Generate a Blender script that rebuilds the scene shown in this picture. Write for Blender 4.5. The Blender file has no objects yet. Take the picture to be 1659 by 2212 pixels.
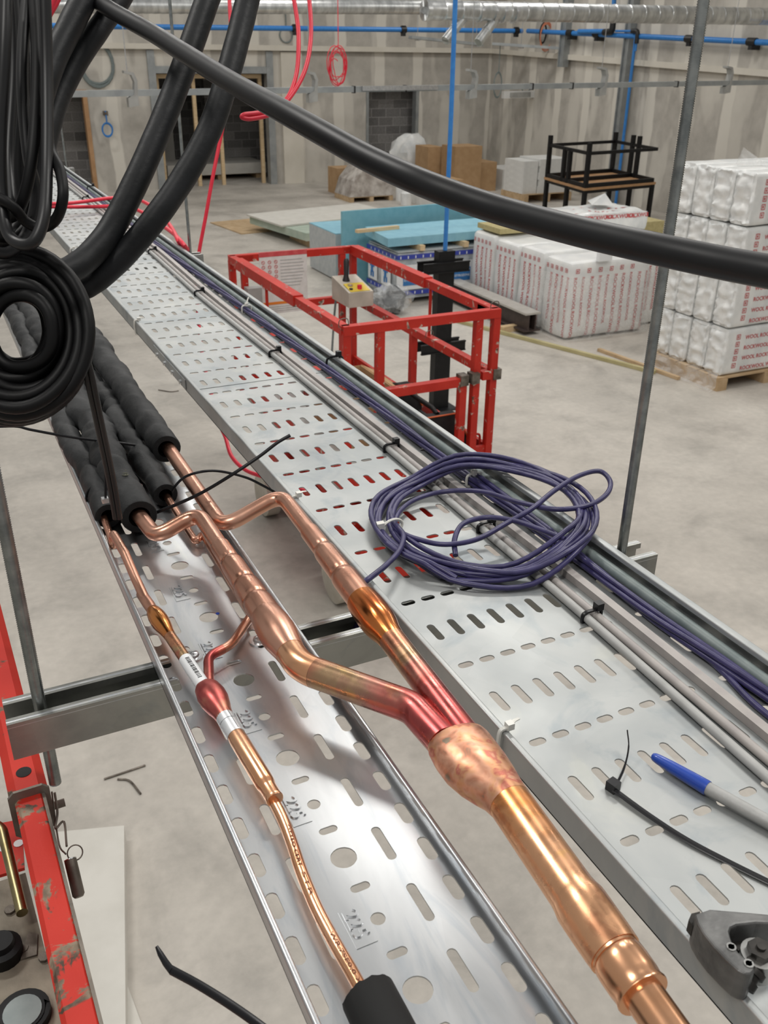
import bpy, math, random
from mathutils import Vector, Matrix, noise
random.seed(7)
V = Vector
C = bpy.context.scene.collection
D = bpy.data

# ------------------------------------------------------------------ camera
FPX = 1972.8
H = 3.30                       # eye height above the floor (m)
MR = Matrix(((0.89971, -0.43630, 0.01236),
             (-0.18737, -0.41166, -0.89187),
             (0.39421, 0.80011, -0.45213)))      # world -> camera (x right, y down, z forward)
CAM = V((0, 0, H))
cam_d = D.cameras.new('camera'); cam = D.objects.new('camera', cam_d); C.objects.link(cam)
R4 = Matrix((MR[0], -V(MR[1]), -V(MR[2]))).transposed().to_4x4()
cam.matrix_world = Matrix.Translation(CAM) @ R4
cam_d.sensor_fit = 'HORIZONTAL'; cam_d.sensor_width = 36.0
cam_d.lens = FPX / 1659.0 * 36.0
cam_d.clip_start = 0.02; cam_d.clip_end = 200
cam_d.dof.use_dof = True; cam_d.dof.focus_distance = 1.0; cam_d.dof.aperture_fstop = 26.0
bpy.context.scene.camera = cam

# ------------------------------------------------------------------ exposure, sky light, hall lamps
sc = bpy.context.scene
sc.view_settings.view_transform = 'Standard'
sc.view_settings.look = 'None'
sc.view_settings.gamma = 1.0
sc.view_settings.exposure = 0.0
sc.view_settings.use_curve_mapping = False
sc.cycles.caustics_reflective = False; sc.cycles.caustics_refractive = False; sc.cycles.blur_glossy = 0.6
w = D.worlds.new('hall_daylight'); sc.world = w; w.use_nodes = True
bg = w.node_tree.nodes['Background']
bg.inputs[0].default_value = (1.0, 0.985, 0.955, 1); bg.inputs[1].default_value = 0.34

def lamp(x, y, z, sx, sy, power):
    l = D.lights.new('hall_lamp', 'AREA'); l.shape = 'RECTANGLE'; l.size = sx; l.size_y = sy
    l.energy = power; l.color = (1.0, 0.975, 0.93)
    o = D.objects.new('hall_lamp', l); o.location = (x, y, z); C.objects.link(o)
for (lx, ly) in ((-1.6, -0.6), (2.6, 0.4), (-1.2, 3.6), (2.8, 4.4), (6.8, 2.0), (6.6, 7.0), (2.4, 9.0), (11.0, 8.0), (6.5, 13.0),
                 (11.5, 14.5), (2.5, 15.5), (7.5, 19.5), (12.5, 20.5), (2.0, 21.5)):
    lamp(lx, ly, 6.6, 1.5, 0.35, 78)

# ------------------------------------------------------------------ measuring helpers
def ray(px, py):
    d = V(((px - 829.5) / FPX, (py - 1106.0) / FPX, 1.0))
    return MR.transposed() @ d
def az(px, py, z):
    d = ray(px, py); return CAM + d * ((z - H) / d.z)
def ay(px, py, y):
    d = ray(px, py); return CAM + d * (y / d.y)
def ax(px, py, x):
    d = ray(px, py); return CAM + d * (x / d.x)
def ad(px, py, dep):
    return CAM + ray(px, py) * dep
def zup(x, y, py):
    lo, hi = -1.0, 9.0
    for _ in range(50):
        m = (lo + hi) / 2
        c = MR @ (V((x, y, m)) - CAM)
        if 1106 + FPX * c.y / c.z > py: lo = m
        else: hi = m
    return (lo + hi) / 2

# ------------------------------------------------------------------ mesh builder
class MB:
    def __init__(s): s.v = []; s.f = []; s.m = []; s.mi = 0
    def face(s, idx): s.f.append(tuple(idx)); s.m.append(s.mi)
    def add(s, pts): n = len(s.v); s.v += [V(p) for p in pts]; return n
    def poly(s, pts): n = s.add(pts); s.face(range(n, n + len(pts)))
    def obb(s, o, a, b, c):
        o, a, b, c = V(o), V(a), V(b), V(c)
        if a.cross(b).dot(c) < 0: a, b = b, a
        n = s.add([o, o + a, o + a + b, o + b, o + c, o + a + c, o + a + b + c, o + b + c])
        for q in ((3, 2, 1, 0), (4, 5, 6, 7), (0, 1, 5, 4), (1, 2, 6, 5), (2, 3, 7, 6), (3, 0, 4, 7)):
            s.face([n + i for i in q])
        return s
    def box(s, x0, x1, y0, y1, z0, z1): return s.obb((x0, y0, z0), (x1 - x0, 0, 0), (0, y1 - y0, 0), (0, 0, z1 - z0))
    def bar(s, p, q, wd, ht, up=(0, 0, 1)):
        p, q, up = V(p), V(q), V(up); d = q - p; t = d.normalized()
        sx = t.cross(up)
        if sx.length < 1e-4: sx = t.cross(V((0, 1, 0)))
        sx.normalize(); u = sx.cross(t).normalized()
        return s.obb(p - sx * wd / 2 - u * ht / 2, d, sx * wd, u * ht)
    def prism(s, pts, ext):
        ext = V(ext); n = len(pts); a = s.add(pts); b = s.add([V(p) + ext for p in pts])
        nrm = V((0, 0, 0))
        for i in range(n): nrm += V(pts[i]).cross(V(pts[(i + 1) % n]))
        flip = nrm.dot(ext) > 0
        bot = list(range(a, a + n)); top = list(range(b, b + n))
        s.face(bot[::-1] if flip else bot); s.face(top if flip else top[::-1])
        for i in range(n):
            j = (i + 1) % n
            q = [a + i, a + j, b + j, b + i]
            s.face(q if flip else q[::-1])
        return s
    def tube(s, pts, r, seg=12, cap=True, closed=False, flat=1.0, flatdir=None, tans_in=None):
        pts = [V(p) for p in pts]; n = len(pts)
        rs = r if isinstance(r, (list, tuple)) else [r] * n
        tans = []
        for i in range(n):
            if closed: t = pts[(i + 1) % n] - pts[i - 1]
            else: t = pts[min(i + 1, n - 1)] - pts[max(i - 1, 0)]
            tans.append(t.normalized() if t.length > 1e-9 else (tans[-1] if tans else V((0, 1, 0))))
        if tans_in: tans = [V(q) for q in tans_in]
        t0 = tans[0]; ref = V((0, 0, 1)) if abs(t0.z) < .9 else V((1, 0, 0))
        if flatdir is not None: ref = V(flatdir)
        u = (ref - t0 * ref.dot(t0)).normalized()
        base = len(s.v)
        for i in range(n):
            t = tans[i]
            if flatdir is not None: u = V(flatdir)
            u = u - t * u.dot(t)
            u = u.normalized() if u.length > 1e-6 else V((1, 0, 0))
            vv = t.cross(u)
            for k in range(seg):
                a = 2 * math.pi * k / seg
                fl = flat[i] if isinstance(flat, (list, tuple)) else flat
                s.v.append(pts[i] + u * (math.cos(a) * rs[i] * fl) + vv * (math.sin(a) * rs[i]))
        for i in range(n if closed else n - 1):
            i2 = (i + 1) % n
            for k in range(seg):
                k2 = (k + 1) % seg
                s.face((base + i * seg + k, base + i * seg + k2, base + i2 * seg + k2, base + i2 * seg + k))
        if cap and not closed:
            s.face([base + k for k in range(seg)][::-1]); s.face([base + (n - 1) * seg + k for k in range(seg)])
        return s
    def cyl(s, p, q, r, seg=16, r2=None): return s.tube([p, q], [r, r if r2 is None else r2], seg)
    def ball(s, c, rx, ry=None, rz=None, nu=14, nv=8, wob=0, seed=0):
        c = V(c); ry = rx if ry is None else ry; rz = rx if rz is None else rz
        base = len(s.v)
        for j in range(nv + 1):
            th = math.pi * j / nv
            for i in range(nu):
                ph = 2 * math.pi * i / nu
                d = V((math.sin(th) * math.cos(ph), math.sin(th) * math.sin(ph), math.cos(th)))
                k = 1 + (wob * noise.noise(d * 2.3 + V((seed, seed, 0))) if wob else 0)
                s.v.append(c + V((d.x * rx * k, d.y * ry * k, d.z * rz * k)))
        for j in range(nv):
            for i in range(nu):
                i2 = (i + 1) % nu
                s.face((base + j * nu + i, base + (j + 1) * nu + i, base + (j + 1) * nu + i2, base + j * nu + i2))
        return s
    def text(s, string, size, org, dx, dy, lift=0.0, thick=0.0, fmap=None, align='LEFT'):
        vs, fs = text_geo(string)
        wtot = max(v[0] for v in vs) if vs else 0
        off = 0 if align == 'LEFT' else (-wtot / 2 if align == 'CENTER' else -wtot)
        org, dx, dy = V(org), V(dx).normalized(), V(dy).normalized(); nz = dx.cross(dy)
        def pm(v, l):
            p = org + dx * ((v[0] + off) * size) + dy * (v[1] * size) + nz * l
            return fmap(p) if fmap else p
        if thick > 0:
            a = s.add([pm(v, lift + thick) for v in vs]); b = s.add([pm(v, lift) for v in vs])
            edges = {}
            for f in fs:
                s.face([a + i for i in f])
                for i in range(len(f)):
                    e = (f[i], f[(i + 1) % len(f)]); edges[e] = edges.get(e, 0) + 1
            for (i, j) in edges:
                if (j, i) not in edges: s.face((a + j, a + i, b + i, b + j))
        else:
            a = s.add([pm(v, lift) for v in vs])
            for f in fs: s.face([a + i for i in f])
        return s

_tc = {}
def text_geo(string, bold=.016):
    if string in _tc: return _tc[string]
    cu = D.curves.new('lettering', 'FONT'); cu.body = string; cu.resolution_u = 2; cu.size = 1.0; cu.offset = bold
    o = D.objects.new('lettering', cu); C.objects.link(o)
    dg = bpy.context.evaluated_depsgraph_get()
    me = D.meshes.new_from_object(o.evaluated_get(dg))
    r = ([tuple(v.co) for v in me.vertices], [tuple(p.vertices) for p in me.polygons])
    D.objects.remove(o); D.curves.remove(cu); D.meshes.remove(me)
    _tc[string] = r
    return r

def wloc(o):
    p = V((0, 0, 0))
    while o: p += V(o.location); o = o.parent
    return p
def thing(name, label, cat, loc, group=None):
    o = D.objects.new(name, None); o.empty_display_size = .1; C.objects.link(o)
    o.location = loc; o['label'] = label; o['category'] = cat
    if group: o['group'] = group
    return o
def obj(name, mb, mats, parent=None, label=None, cat=None, group=None, kind=None, smooth=True, angle=38, at=None):
    me = D.meshes.new(name)
    if parent: org = wloc(parent)
    elif at is not None: org = V(at)
    elif kind == 'structure': org = V((0, 0, 0))
    else:
        xs = [v.x for v in mb.v]; ys = [v.y for v in mb.v]; zs = [v.z for v in mb.v]
        org = V(((min(xs) + max(xs)) / 2, (min(ys) + max(ys)) / 2, min(zs)))
    me.from_pydata([tuple(v - org) for v in mb.v], [], mb.f)
    if not isinstance(mats, (list, tuple)): mats = [mats]
    for m in mats: me.materials.append(m)
    if len(mats) > 1: me.polygons.foreach_set('material_index', mb.m)
    if smooth:
        me.shade_smooth(); me.set_sharp_from_angle(angle=math.radians(angle))
    me.validate(); me.update()
    o = D.objects.new(name, me); C.objects.link(o)
    if parent: o.parent = parent
    else: o.location = org
    if label: o['label'] = label
    if cat: o['category'] = cat
    if group: o['group'] = group
    if kind: o['kind'] = kind
    return o

def spline(pts, n=8, closed=False):
    pts = [V(p) for p in pts]; out = []; N = len(pts)
    rng = range(N) if closed else range(N - 1)
    for i in rng:
        if closed: p0, p1, p2, p3 = pts[i - 1], pts[i], pts[(i + 1) % N], pts[(i + 2) % N]
        else:
            p1, p2 = pts[i], pts[i + 1]
            p0 = pts[i - 1] if i > 0 else p1 * 2 - p2
            p3 = pts[i + 2] if i + 2 < N else p2 * 2 - p1
        for k in range(n):
            t = k / n
            out.append(0.5 * ((2 * p1) + (p2 - p0) * t + (2 * p0 - 5 * p1 + 4 * p2 - p3) * t * t + (3 * p1 - p0 - 3 * p2 + p3) * t ** 3))
    if not closed: out.append(pts[-1])
    return out
def fillet(pts, rad, n=7):
    pts = [V(p) for p in pts]; out = [pts[0]]
    rad = rad if isinstance(rad, (list, tuple)) else [rad] * len(pts)
    for i in range(1, len(pts) - 1):
        p, a, b = pts[i], pts[i - 1], pts[i + 1]
        u, v = (a - p).normalized(), (b - p).normalized()
        ang = u.angle(v); d = rad[i] / math.tan(ang / 2) if ang > .02 else 0
        d = min(d, (a - p).length * .48, (b - p).length * .48)
        s, e = p + u * d, p + v * d
        for k in range(n + 1):
            t = k / n; out.append(s * (1 - t) ** 2 + p * (2 * t * (1 - t)) + e * t * t)
    out.append(pts[-1]); return out
def jig(pts, amp, sc_=8.0, seed=0):
    return [p + V(noise.noise_vector(p * sc_ + V((seed, seed * 2.1, 0)))) * amp for p in pts]

# ------------------------------------------------------------------ materials
def nt(name):
    m = D.materials.new(name); m.use_nodes = True
    t = m.node_tree; b = t.nodes['Principled BSDF']
    return m, t, b
def N(t, typ, **kw):
    n = t.nodes.new(typ)
    for k, v in kw.items():
        if k.startswith('i_'):
            key = k[2:]; key = int(key) if key.isdigit() else key
            n.inputs[key].default_value = v
        else: setattr(n, k, v)
    return n
def ramp(t, stops, interp='LINEAR'):
    r = t.nodes.new('ShaderNodeValToRGB'); r.color_ramp.interpolation = interp
    e = r.color_ramp.elements
    while len(e) < len(stops): e.new(0.5)
    for i, (p, c) in enumerate(stops):
        e[i].position = p; e[i].color = (c[0], c[1], c[2], 1) if not isinstance(c, float) else (c, c, c, 1)
    return r
def coords(t, scale=(1, 1, 1)):
    tc = N(t, 'ShaderNodeTexCoord'); mp = N(t, 'ShaderNodeMapping'); mp.inputs['Scale'].default_value = scale
    t.links.new(tc.outputs['Object'], mp.inputs[0]); return mp.outputs[0]
def nz(t, vec, scale, detail=4, rough=.55, dist=0):
    n = N(t, 'ShaderNodeTexNoise'); n.inputs['Scale'].default_value = scale; n.inputs['Detail'].default_value = detail
    n.inputs['Roughness'].default_value = rough; n.inputs['Distortion'].default_value = dist
    t.links.new(vec, n.inputs['Vector']); return n.outputs['Fac']
def mixc(t, fac, a, b, blend='MIX'):
    m = N(t, 'ShaderNodeMix', data_type='RGBA', blend_type=blend)
    for key, val in ((0, fac), (6, a), (7, b)):
        if hasattr(val, 'is_linked') or hasattr(val, 'links'): t.links.new(val, m.inputs[key])
        elif key == 0: m.inputs[0].default_value = val
        else: m.inputs[key].default_value = (val[0], val[1], val[2], 1)
    return m.outputs[2]
def bump(t, b, h, strength, dist=.01):
    n = N(t, 'ShaderNodeBump'); n.inputs['Strength'].default_value = strength; n.inputs['Distance'].default_value = dist
    t.links.new(h, n.inputs['Height']); t.links.new(n.outputs[0], b.inputs['Normal'])
def pm(name, c1, c2=None, rough=.5, metal=0, scale=20, lo=.35, hi=.65, bmp=0, bscale=60, stretch=(1, 1, 1), r2=None, detail=4, dist=0, spec=None, trans=0, alpha=1, coat=0):
    m, t, b = nt(name); v = coords(t, stretch)
    f = nz(t, v, scale, detail, dist=dist)
    r = ramp(t, [(lo, c1), (hi, c2 if c2 else c1)]); t.links.new(f, r.inputs[0]); t.links.new(r.outputs[0], b.inputs['Base Color'])
    b.inputs['Metallic'].default_value = metal; b.inputs['Roughness'].default_value = rough
    if r2 is not None:
        rr = ramp(t, [(.3, float(rough)), (.7, float(r2))]); f2 = nz(t, v, scale * 1.7, 3); t.links.new(f2, rr.inputs[0]); t.links.new(rr.outputs[0], b.inputs['Roughness'])
    if bmp: bump(t, b, nz(t, v, bscale, 5), bmp)
    if spec is not None: b.inputs['Specular IOR Level'].default_value = spec
    if trans: b.inputs['Transmission Weight'].default_value = trans
    if coat: b.inputs['Coat Weight'].default_value = coat; b.inputs['Coat Roughness'].default_value = .15
    if alpha < 1: b.inputs['Alpha'].default_value = alpha
    return m
M = {}
def galv(name, c1, c2, r1, r2, metal, vscale, stretch=(1, 1, 1)):
    m, t, b = nt(name); v = coords(t, stretch)
    vo = N(t, 'ShaderNodeTexVoronoi'); vo.inputs['Scale'].default_value = vscale; t.links.new(v, vo.inputs['Vector'])
    f = nz(t, v, vscale * .35, 5, .6, .6)
    base = ramp(t, [(.3, c1), (.7, c2)]); t.links.new(f, base.inputs[0])
    sp = ramp(t, [(0, (.94, .94, .94)), (1, (1.06, 1.06, 1.06))]); t.links.new(vo.outputs['Color'], sp.inputs[0])
    st = ramp(t, [(.36, (.80, .84, .88)), (.46, (1, 1, 1)), (.60, (1, 1, 1)), (.70, (1.10, 1.09, 1.04))]); t.links.new(nz(t, v, 7, 5, .6, 1.5), st.inputs[0])
    x = mixc(t, .6, base.outputs[0], sp.outputs[0], 'MULTIPLY')
    t.links.new(mixc(t, .8, x, st.outputs[0], 'MULTIPLY'), b.inputs['Base Color'])
    b.inputs['Metallic'].default_value = metal
    rr = ramp(t, [(.3, float(r1)), (.72, float(r2))]); t.links.new(nz(t, v, vscale * .6, 4), rr.inputs[0]); t.links.new(rr.outputs[0], b.inputs['Roughness'])
    return m
M['tray'] = galv('dull_galvanised_sheet', (.375, .395, .40), (.50, .51, .50), .44, .6, .72, 14)
M['tray_b'] = galv('bright_galvanised_sheet', (.46, .475, .49), (.66, .67, .68), .27, .42, .95, 12, (3, .6, 3))
M['strut'] = galv('galvanised_channel', (.27, .275, .26), (.42, .42, .39), .3, .45, .95, 30)
M['zinc'] = pm('zinc_plated_steel', (.55, .56, .57), (.7, .7, .7), .3, 1, 40)
M['rod'] = pm('threaded_rod_steel', (.25, .27, .27), (.40, .42, .41), .36, 1, 60)
M['duct'] = pm('spiral_duct_steel', (.45, .46, .46), (.72, .73, .72), .36, .9, 3, stretch=(3, 1, 1))
def copper(name, stops, scale, r1, r2, stretch=(1, 1, 1)):
    m, t, b = nt(name); v = coords(t, stretch)
    f = nz(t, v, scale, 3, .5, .4)
    r = ramp(t, stops); t.links.new(f, r.inputs[0]); t.links.new(r.outputs[0], b.inputs['Base Color'])
    b.inputs['Metallic'].default_value = 1
    rr = ramp(t, [(.35, float(r1)), (.7, float(r2))]); t.links.new(nz(t, v, scale * 2, 4), rr.inputs[0]); t.links.new(rr.outputs[0], b.inputs['Roughness'])
    pass
    return m
M['cu'] = copper('copper_tube', [(.3, (.66, .33, .225)), (.7, (.74, .42, .305))], 14, .26, .36)
M['cu_bright'] = copper('bright_copper', [(.3, (.82, .40, .20)), (.7, (.90, .52, .32))], 12, .20, .30)
M['cu_heat'] = copper('heat_tinted_copper', [(.3, (.30, .12, .10)), (.42, (.66, .31, .17)), (.5, (.52, .36, .20)), (.57, (.52, .18, .12)), (.66, (.78, .38, .19)), (.75, (.45, .22, .24))], 26, .22, .36)
M['cu_red'] = copper('red_oxidised_copper', [(.3, (.36, .05, .055)), (.5, (.54, .13, .115)), (.66, (.66, .30, .20)), (.78, (.42, .30, .2))], 30, .3, .42)
M['cu_orange'] = copper('orange_heat_tinted_copper', [(.3, (.6, .16, .05)), (.6, (.8, .33, .1)), (.8, (.62, .16, .17))], 10, .16, .28)
M['cu_header'] = copper('scorched_copper', [(.30, (.30, .24, .18)), (.36, (.66, .30, .19)), (.46, (.80, .43, .29)), (.54, (.76, .40, .22)), (.60, (.60, .20, .15)), (.68, (.78, .42, .28)), (.76, (.42, .33, .24))], 55, .34, .5)
def copper_zoned():
    m, t, b = nt('brazed_copper'); v = coords(t)
    sx = N(t, 'ShaderNodeSeparateXYZ'); t.links.new(v, sx.inputs[0])
    mr = N(t, 'ShaderNodeMapRange'); mr.inputs[1].default_value = -.15; mr.inputs[2].default_value = .25; t.links.new(sx.outputs['Y'], mr.inputs[0])
    ad2 = N(t, 'ShaderNodeMath', operation='MULTIPLY_ADD'); t.links.new(nz(t, v, 34, 3, .5, .5), ad2.inputs[0]); ad2.inputs[1].default_value = .22; t.links.new(mr.outputs[0], ad2.inputs[2])
    zone = ramp(t, [(.235, (.88, .48, .27)), (.33, (.78, .32, .11)), (.375, (.44, .29, .17)), (.42, (.44, .19, .17)), (.47, (.64, .25, .16)), (.585, (.42, .085, .085)), (.70, (.54, .14, .12)), (.76, (.46, .24, .18)), (.82, (.50, .34, .20)), (.88, (.60, .27, .17)), (.95, (.78, .38, .20))])
    t.links.new(ad2.outputs[0], zone.inputs[0])
    pt = ramp(t, [(.34, (.62, .52, .50)), (.44, (1, 1, 1)), (.60, (1, 1, 1)), (.68, (1.1, 1.15, .9))]); t.links.new(nz(t, v, 30, 4, .55, .8), pt.inputs[0])
    t.links.new(mixc(t, .8, zone.outputs[0], pt.outputs[0], 'MULTIPLY'), b.inputs['Base Color'])
    b.inputs['Metallic'].default_value = 1
    rr = ramp(t, [(.35, .22), (.7, .36)]); t.links.new(nz(t, v, 50, 4), rr.inputs[0]); t.links.new(rr.outputs[0], b.inputs['Roughness'])
    return m
M['cu_zone'] = copper_zoned()
M['cu_dark'] = copper('dark_copper_print', [(.3, (.16, .06, .04)), (.7, (.2, .08, .05))], 30, .4, .5)
M['foam'] = pm('black_rubber_foam', (.010, .011, .012), (.030, .031, .032), .6, 0, 16, bmp=.2, bscale=60, spec=.35)
M['foam_in'] = pm('foam_bore', (.006, .006, .006), None, .8)
M['hose'] = pm('black_hose_foam', (.006, .007, .008), (.013, .014, .016), .5, 0, 14, bmp=.15, bscale=30, spec=.3)
M['cable'] = pm('black_cable_sheath', (.003, .003, .004), (.005, .005, .006), .42, 0, 30, spec=.5)
M['cable_m'] = pm('matt_black_cable', (.002, .002, .0025), (.004, .004, .0045), .5, 0, 30, spec=.25)
M['tie'] = pm('black_nylon', (.004, .004, .006), (.007, .007, .009), .35, spec=.4)
M['tie_w'] = pm('white_nylon', (.72, .71, .66), (.8, .79, .74), .35)
M['red_c'] = pm('red_cable_sheath', (.66, .018, .045), (.76, .03, .06), .4)
M['purple'] = pm('purple_cable_sheath', (.030, .026, .090), (.048, .042, .13), .36, 0, 60)
M['grey_c'] = pm('grey_cable_sheath', (.36, .36, .35), (.42, .42, .41), .45, 0, 40)
M['grey_p'] = pm('warm_grey_cable_sheath', (.36, .33, .32), (.42, .39, .37), .45, 0, 40)
M['gg_c'] = pm('green_grey_cable_sheath', (.15, .185, .185), (.21, .245, .24), .42, 0, 40)
M['blue_p'] = pm('blue_air_pipe', (.03, .19, .55), (.04, .23, .6), .35)
M['black_f'] = pm('black_plastic_fitting', (.012, .012, .013), None, .45)
M['black_s'] = pm('black_painted_steel', (.004, .004, .0045), (.008, .008, .009), .5, spec=.3)
M['tyre'] = pm('dusty_pale_tyre', (.46, .42, .35), (.55, .51, .44), .8, 0, 8)
M['dark_in'] = pm('dark_hole', (.01, .01, .01), None, .8)
M['wood'] = pm('pale_timber', (.62, .44, .24), (.72, .55, .34), .6, 0, 6, stretch=(1, 6, 6))
M['wood_p'] = pm('pallet_timber', (.45, .31, .17), (.56, .41, .25), .7, 0, 7)
M['jamb'] = pm('brown_timber', (.40, .22, .10), (.48, .28, .14), .6, 0, 5)
M['card'] = pm('brown_cardboard', (.42, .26, .13), (.48, .31, .165), .7, 0, 6)
M['white_b'] = pm('white_carton', (.66, .66, .64), (.74, .74, .72), .6, 0, 5)
M['board_w'] = pm('plasterboard_face', (.58, .56, .51), (.64, .62, .57), .7, 0, 5)
M['board_g'] = pm('green_board_edge', (.36, .44, .36), (.46, .52, .44), .7, 0, 5)
M['blue_b'] = pm('blue_foam_board', (.22, .46, .58), (.27, .53, .64), .6, 0, 8)
M['blue_d'] = pm('blue_foam_face', (.17, .41, .50), (.21, .46, .55), .65, 0, 8)
M['grey_b'] = pm('grey_foam_edge', (.42, .45, .46), (.5, .52, .52), .7, 0, 12)
M['wrap'] = pm('grey_foil_wrap', (.34, .38, .41), (.62, .64, .65), .3, .1, 5, stretch=(1, 2, .8), bmp=.3, bscale=9)
M['print_b'] = pm('blue_print', (.03, .16, .42), (.05, .2, .48), .45)
M['print_n'] = pm('navy_print', (.04, .06, .36), None, .45)
M['print_w'] = pm('white_print', (.75, .77, .78), None, .45)
M['print_r'] = pm('red_print', (.52, .05, .06), (.58, .10, .10), .45)
M['print_k'] = pm('black_print', (.02, .02, .02), None, .5)
M['film'] = pm('white_packing_film', (.70, .71, .71), (.82, .82, .80), .36, 0, 4, bmp=.5, bscale=7)
M['film2'] = pm('crumpled_white_film', (.66, .68, .68), (.84, .84, .82), .32, 0, 5, bmp=.6, bscale=11, stretch=(1, 1, .6))
M['wool'] = pm('mineral_wool', (.40, .34, .16), (.5, .43, .22), .9, 0, 20)
def clear(name, col, a):
    m, t, b = nt(name); v = coords(t)
    b.inputs['Base Color'].default_value = (*col, 1); b.inputs['Roughness'].default_value = .12
    r = ramp(t, [(.42, float(a * .55)), (.62, float(min(1, a * 1.7)))]); t.links.new(nz(t, v, 5, 5, .6, .6), r.inputs[0]); t.links.new(r.outputs[0], b.inputs['Alpha'])
    bump(t, b, nz(t, v, 9, 5, .6, 1), .5, .05)
    return m
M['clear'] = clear('clear_stretch_film', (.85, .85, .84), .22)
M['bagfilm'] = clear('clear_bag_film', (.75, .77, .78), .3)
M['brownwrap'] = pm('film_over_cardboard', (.34, .30, .27), (.62, .58, .54), .25, 0, 5, bmp=.5, bscale=8)

def red_paint(name, wear, scale, dark=(.10, .065, .045), pale=(.33, .27, .21)):
    m, t, b = nt(name); v = coords(t)
    f = nz(t, v, scale, 6, .65, .5); g = nz(t, v, scale * .33, 3)
    red = ramp(t, [(.3, (.44, .020, .012)), (.7, (.56, .034, .020))]); t.links.new(g, red.inputs[0])
    dirt = ramp(t, [(.4, dark), (.6, pale)]); t.links.new(nz(t, v, scale * 2.2, 5), dirt.inputs[0])
    mk = ramp(t, [(wear, 0.0), (wear + .035, 1.0)]); t.links.new(f, mk.inputs[0])
    t.links.new(mixc(t, mk.outputs[0], red.outputs[0], dirt.outputs[0]), b.inputs['Base Color'])
    b.inputs['Roughness'].default_value = .5; b.inputs['Specular IOR Level'].default_value = .3; bump(t, b, f, .1, .004)
    return m
M['red'] = red_paint('red_paint_chipped', .60, 16, pale=(.62, .5, .42))
M['red_n'] = red_paint('red_paint_worn', .595, 22, (.07, .045, .03), (.26, .20, .14))
M['steel_d'] = pm('dirty_bare_steel', (.09, .075, .06), (.23, .20, .17), .5, .6, 20, bmp=.1)
M['dirty'] = pm('grimy_panel_steel', (.09, .075, .055), (.30, .26, .20), .55, .3, 12, bmp=.08)
M['brass'] = pm('brassy_plated_rod', (.20, .16, .07), (.36, .30, .16), .32, 1, 30)
M['ctrl'] = pm('beige_control_box', (.42, .39, .33), (.54, .5, .43), .5, 0, 6)
M['grey_paint'] = pm('grey_painted_steel', (.33, .33, .32), (.42, .42, .40), .5, .2, 6)
M['yellow'] = pm('yellow_plastic', (.62, .46, .05), None, .45)
M['bluep'] = pm('blue_plastic', (.012, .055, .36), (.02, .075, .42), .3, coat=.3)
M['pen_g'] = pm('grey_pen_barrel', (.34, .34, .33), (.41, .41, .40), .42, 0, 60, bmp=.05, bscale=400)
M['cutter'] = pm('worn_cast_alloy', (.10, .10, .10), (.24, .24, .235), .42, .75, 24, bmp=.1, bscale=90, r2=.6)
M['cutter_d'] = pm('dark_cutter_steel', (.018, .017, .016), (.06, .055, .05), .45, .6, 30)
M['cutter_s'] = pm('bare_cutter_steel', (.42, .42, .41), (.6, .6, .58), .3, 1, 30)
M['label_w'] = pm('white_paper_label', (.78, .79, .8), None, .45)
M['label_s'] = pm('silver_label', (.66, .68, .7), (.76, .78, .8), .35, .5, 30)
M['fabric_k'] = pm('black_tool_fabric', (.010, .010, .011), (.02, .02, .02), .8)
M['orange_t'] = pm('orange_trim', (.6, .12, .03), None, .6)
M['ochre'] = pm('orange_sticker', (.7, .2, .02), None, .5)
M['sign'] = pm('faded_sign_sheet', (.62, .6, .57), (.7, .68, .66), .4)
M['bronze_b'] = pm('brown_primer_steel', (.045, .032, .028), (.07, .05, .045), .5, .2, 8)
M['beam_g'] = pm('beam_flange_steel', (.48, .46, .42), (.56, .54, .5), .5, .2, 8)
M['bag_dark'] = pm('dark_grey_contents', (.05, .055, .06), (.1, .105, .11), .5, 0, 20)

# --- setting materials
def mat_floor():
    m, t, b = nt('power_floated_concrete'); v = coords(t)
    a = nz(t, v, .28, 6, .6, .6); c = nz(t, v, 1.6, 7, .65, .4); f = nz(t, v, 16, 5, .6)
    r = ramp(t, [(.3, (.425, .395, .35)), (.5, (.505, .47, .42)), (.72, (.58, .545, .49))]); t.links.new(a, r.inputs[0])
    r2 = ramp(t, [(.28, (.72, .72, .72)), (.5, (1, 1, 1)), (.75, (1.12, 1.12, 1.12))]); t.links.new(c, r2.inputs[0])
    r3 = ramp(t, [(.3, (.90, .90, .90)), (.7, (1.05, 1.05, 1.05))]); t.links.new(f, r3.inputs[0])
    x = mixc(t, 1, r.outputs[0], r2.outputs[0], 'MULTIPLY'); x = mixc(t, 1, x, r3.outputs[0], 'MULTIPLY')
    # long curved trowel marks
    wv = N(t, 'ShaderNodeTexWave'); wv.inputs['Scale'].default_value = .16; wv.inputs['Distortion'].default_value = 14; wv.inputs['Detail'].default_value = 3; wv.inputs['Detail Scale'].default_value = .6
    t.links.new(v, wv.inputs['Vector'])
    r4 = ramp(t, [(.0, (.86, .86, .86)), (.12, (1, 1, 1))]); t.links.new(wv.outputs['Fac'], r4.inputs[0])
    x = mixc(t, .5, x, r4.outputs[0], 'MULTIPLY')
    t.links.new(x, b.inputs['Base Color'])
    rr = ramp(t, [(.3, .48), (.7, .66)]); t.links.new(c, rr.inputs[0]); t.links.new(rr.outputs[0], b.inputs['Roughness'])
    bump(t, b, f, .03, .01)
    return m
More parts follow.
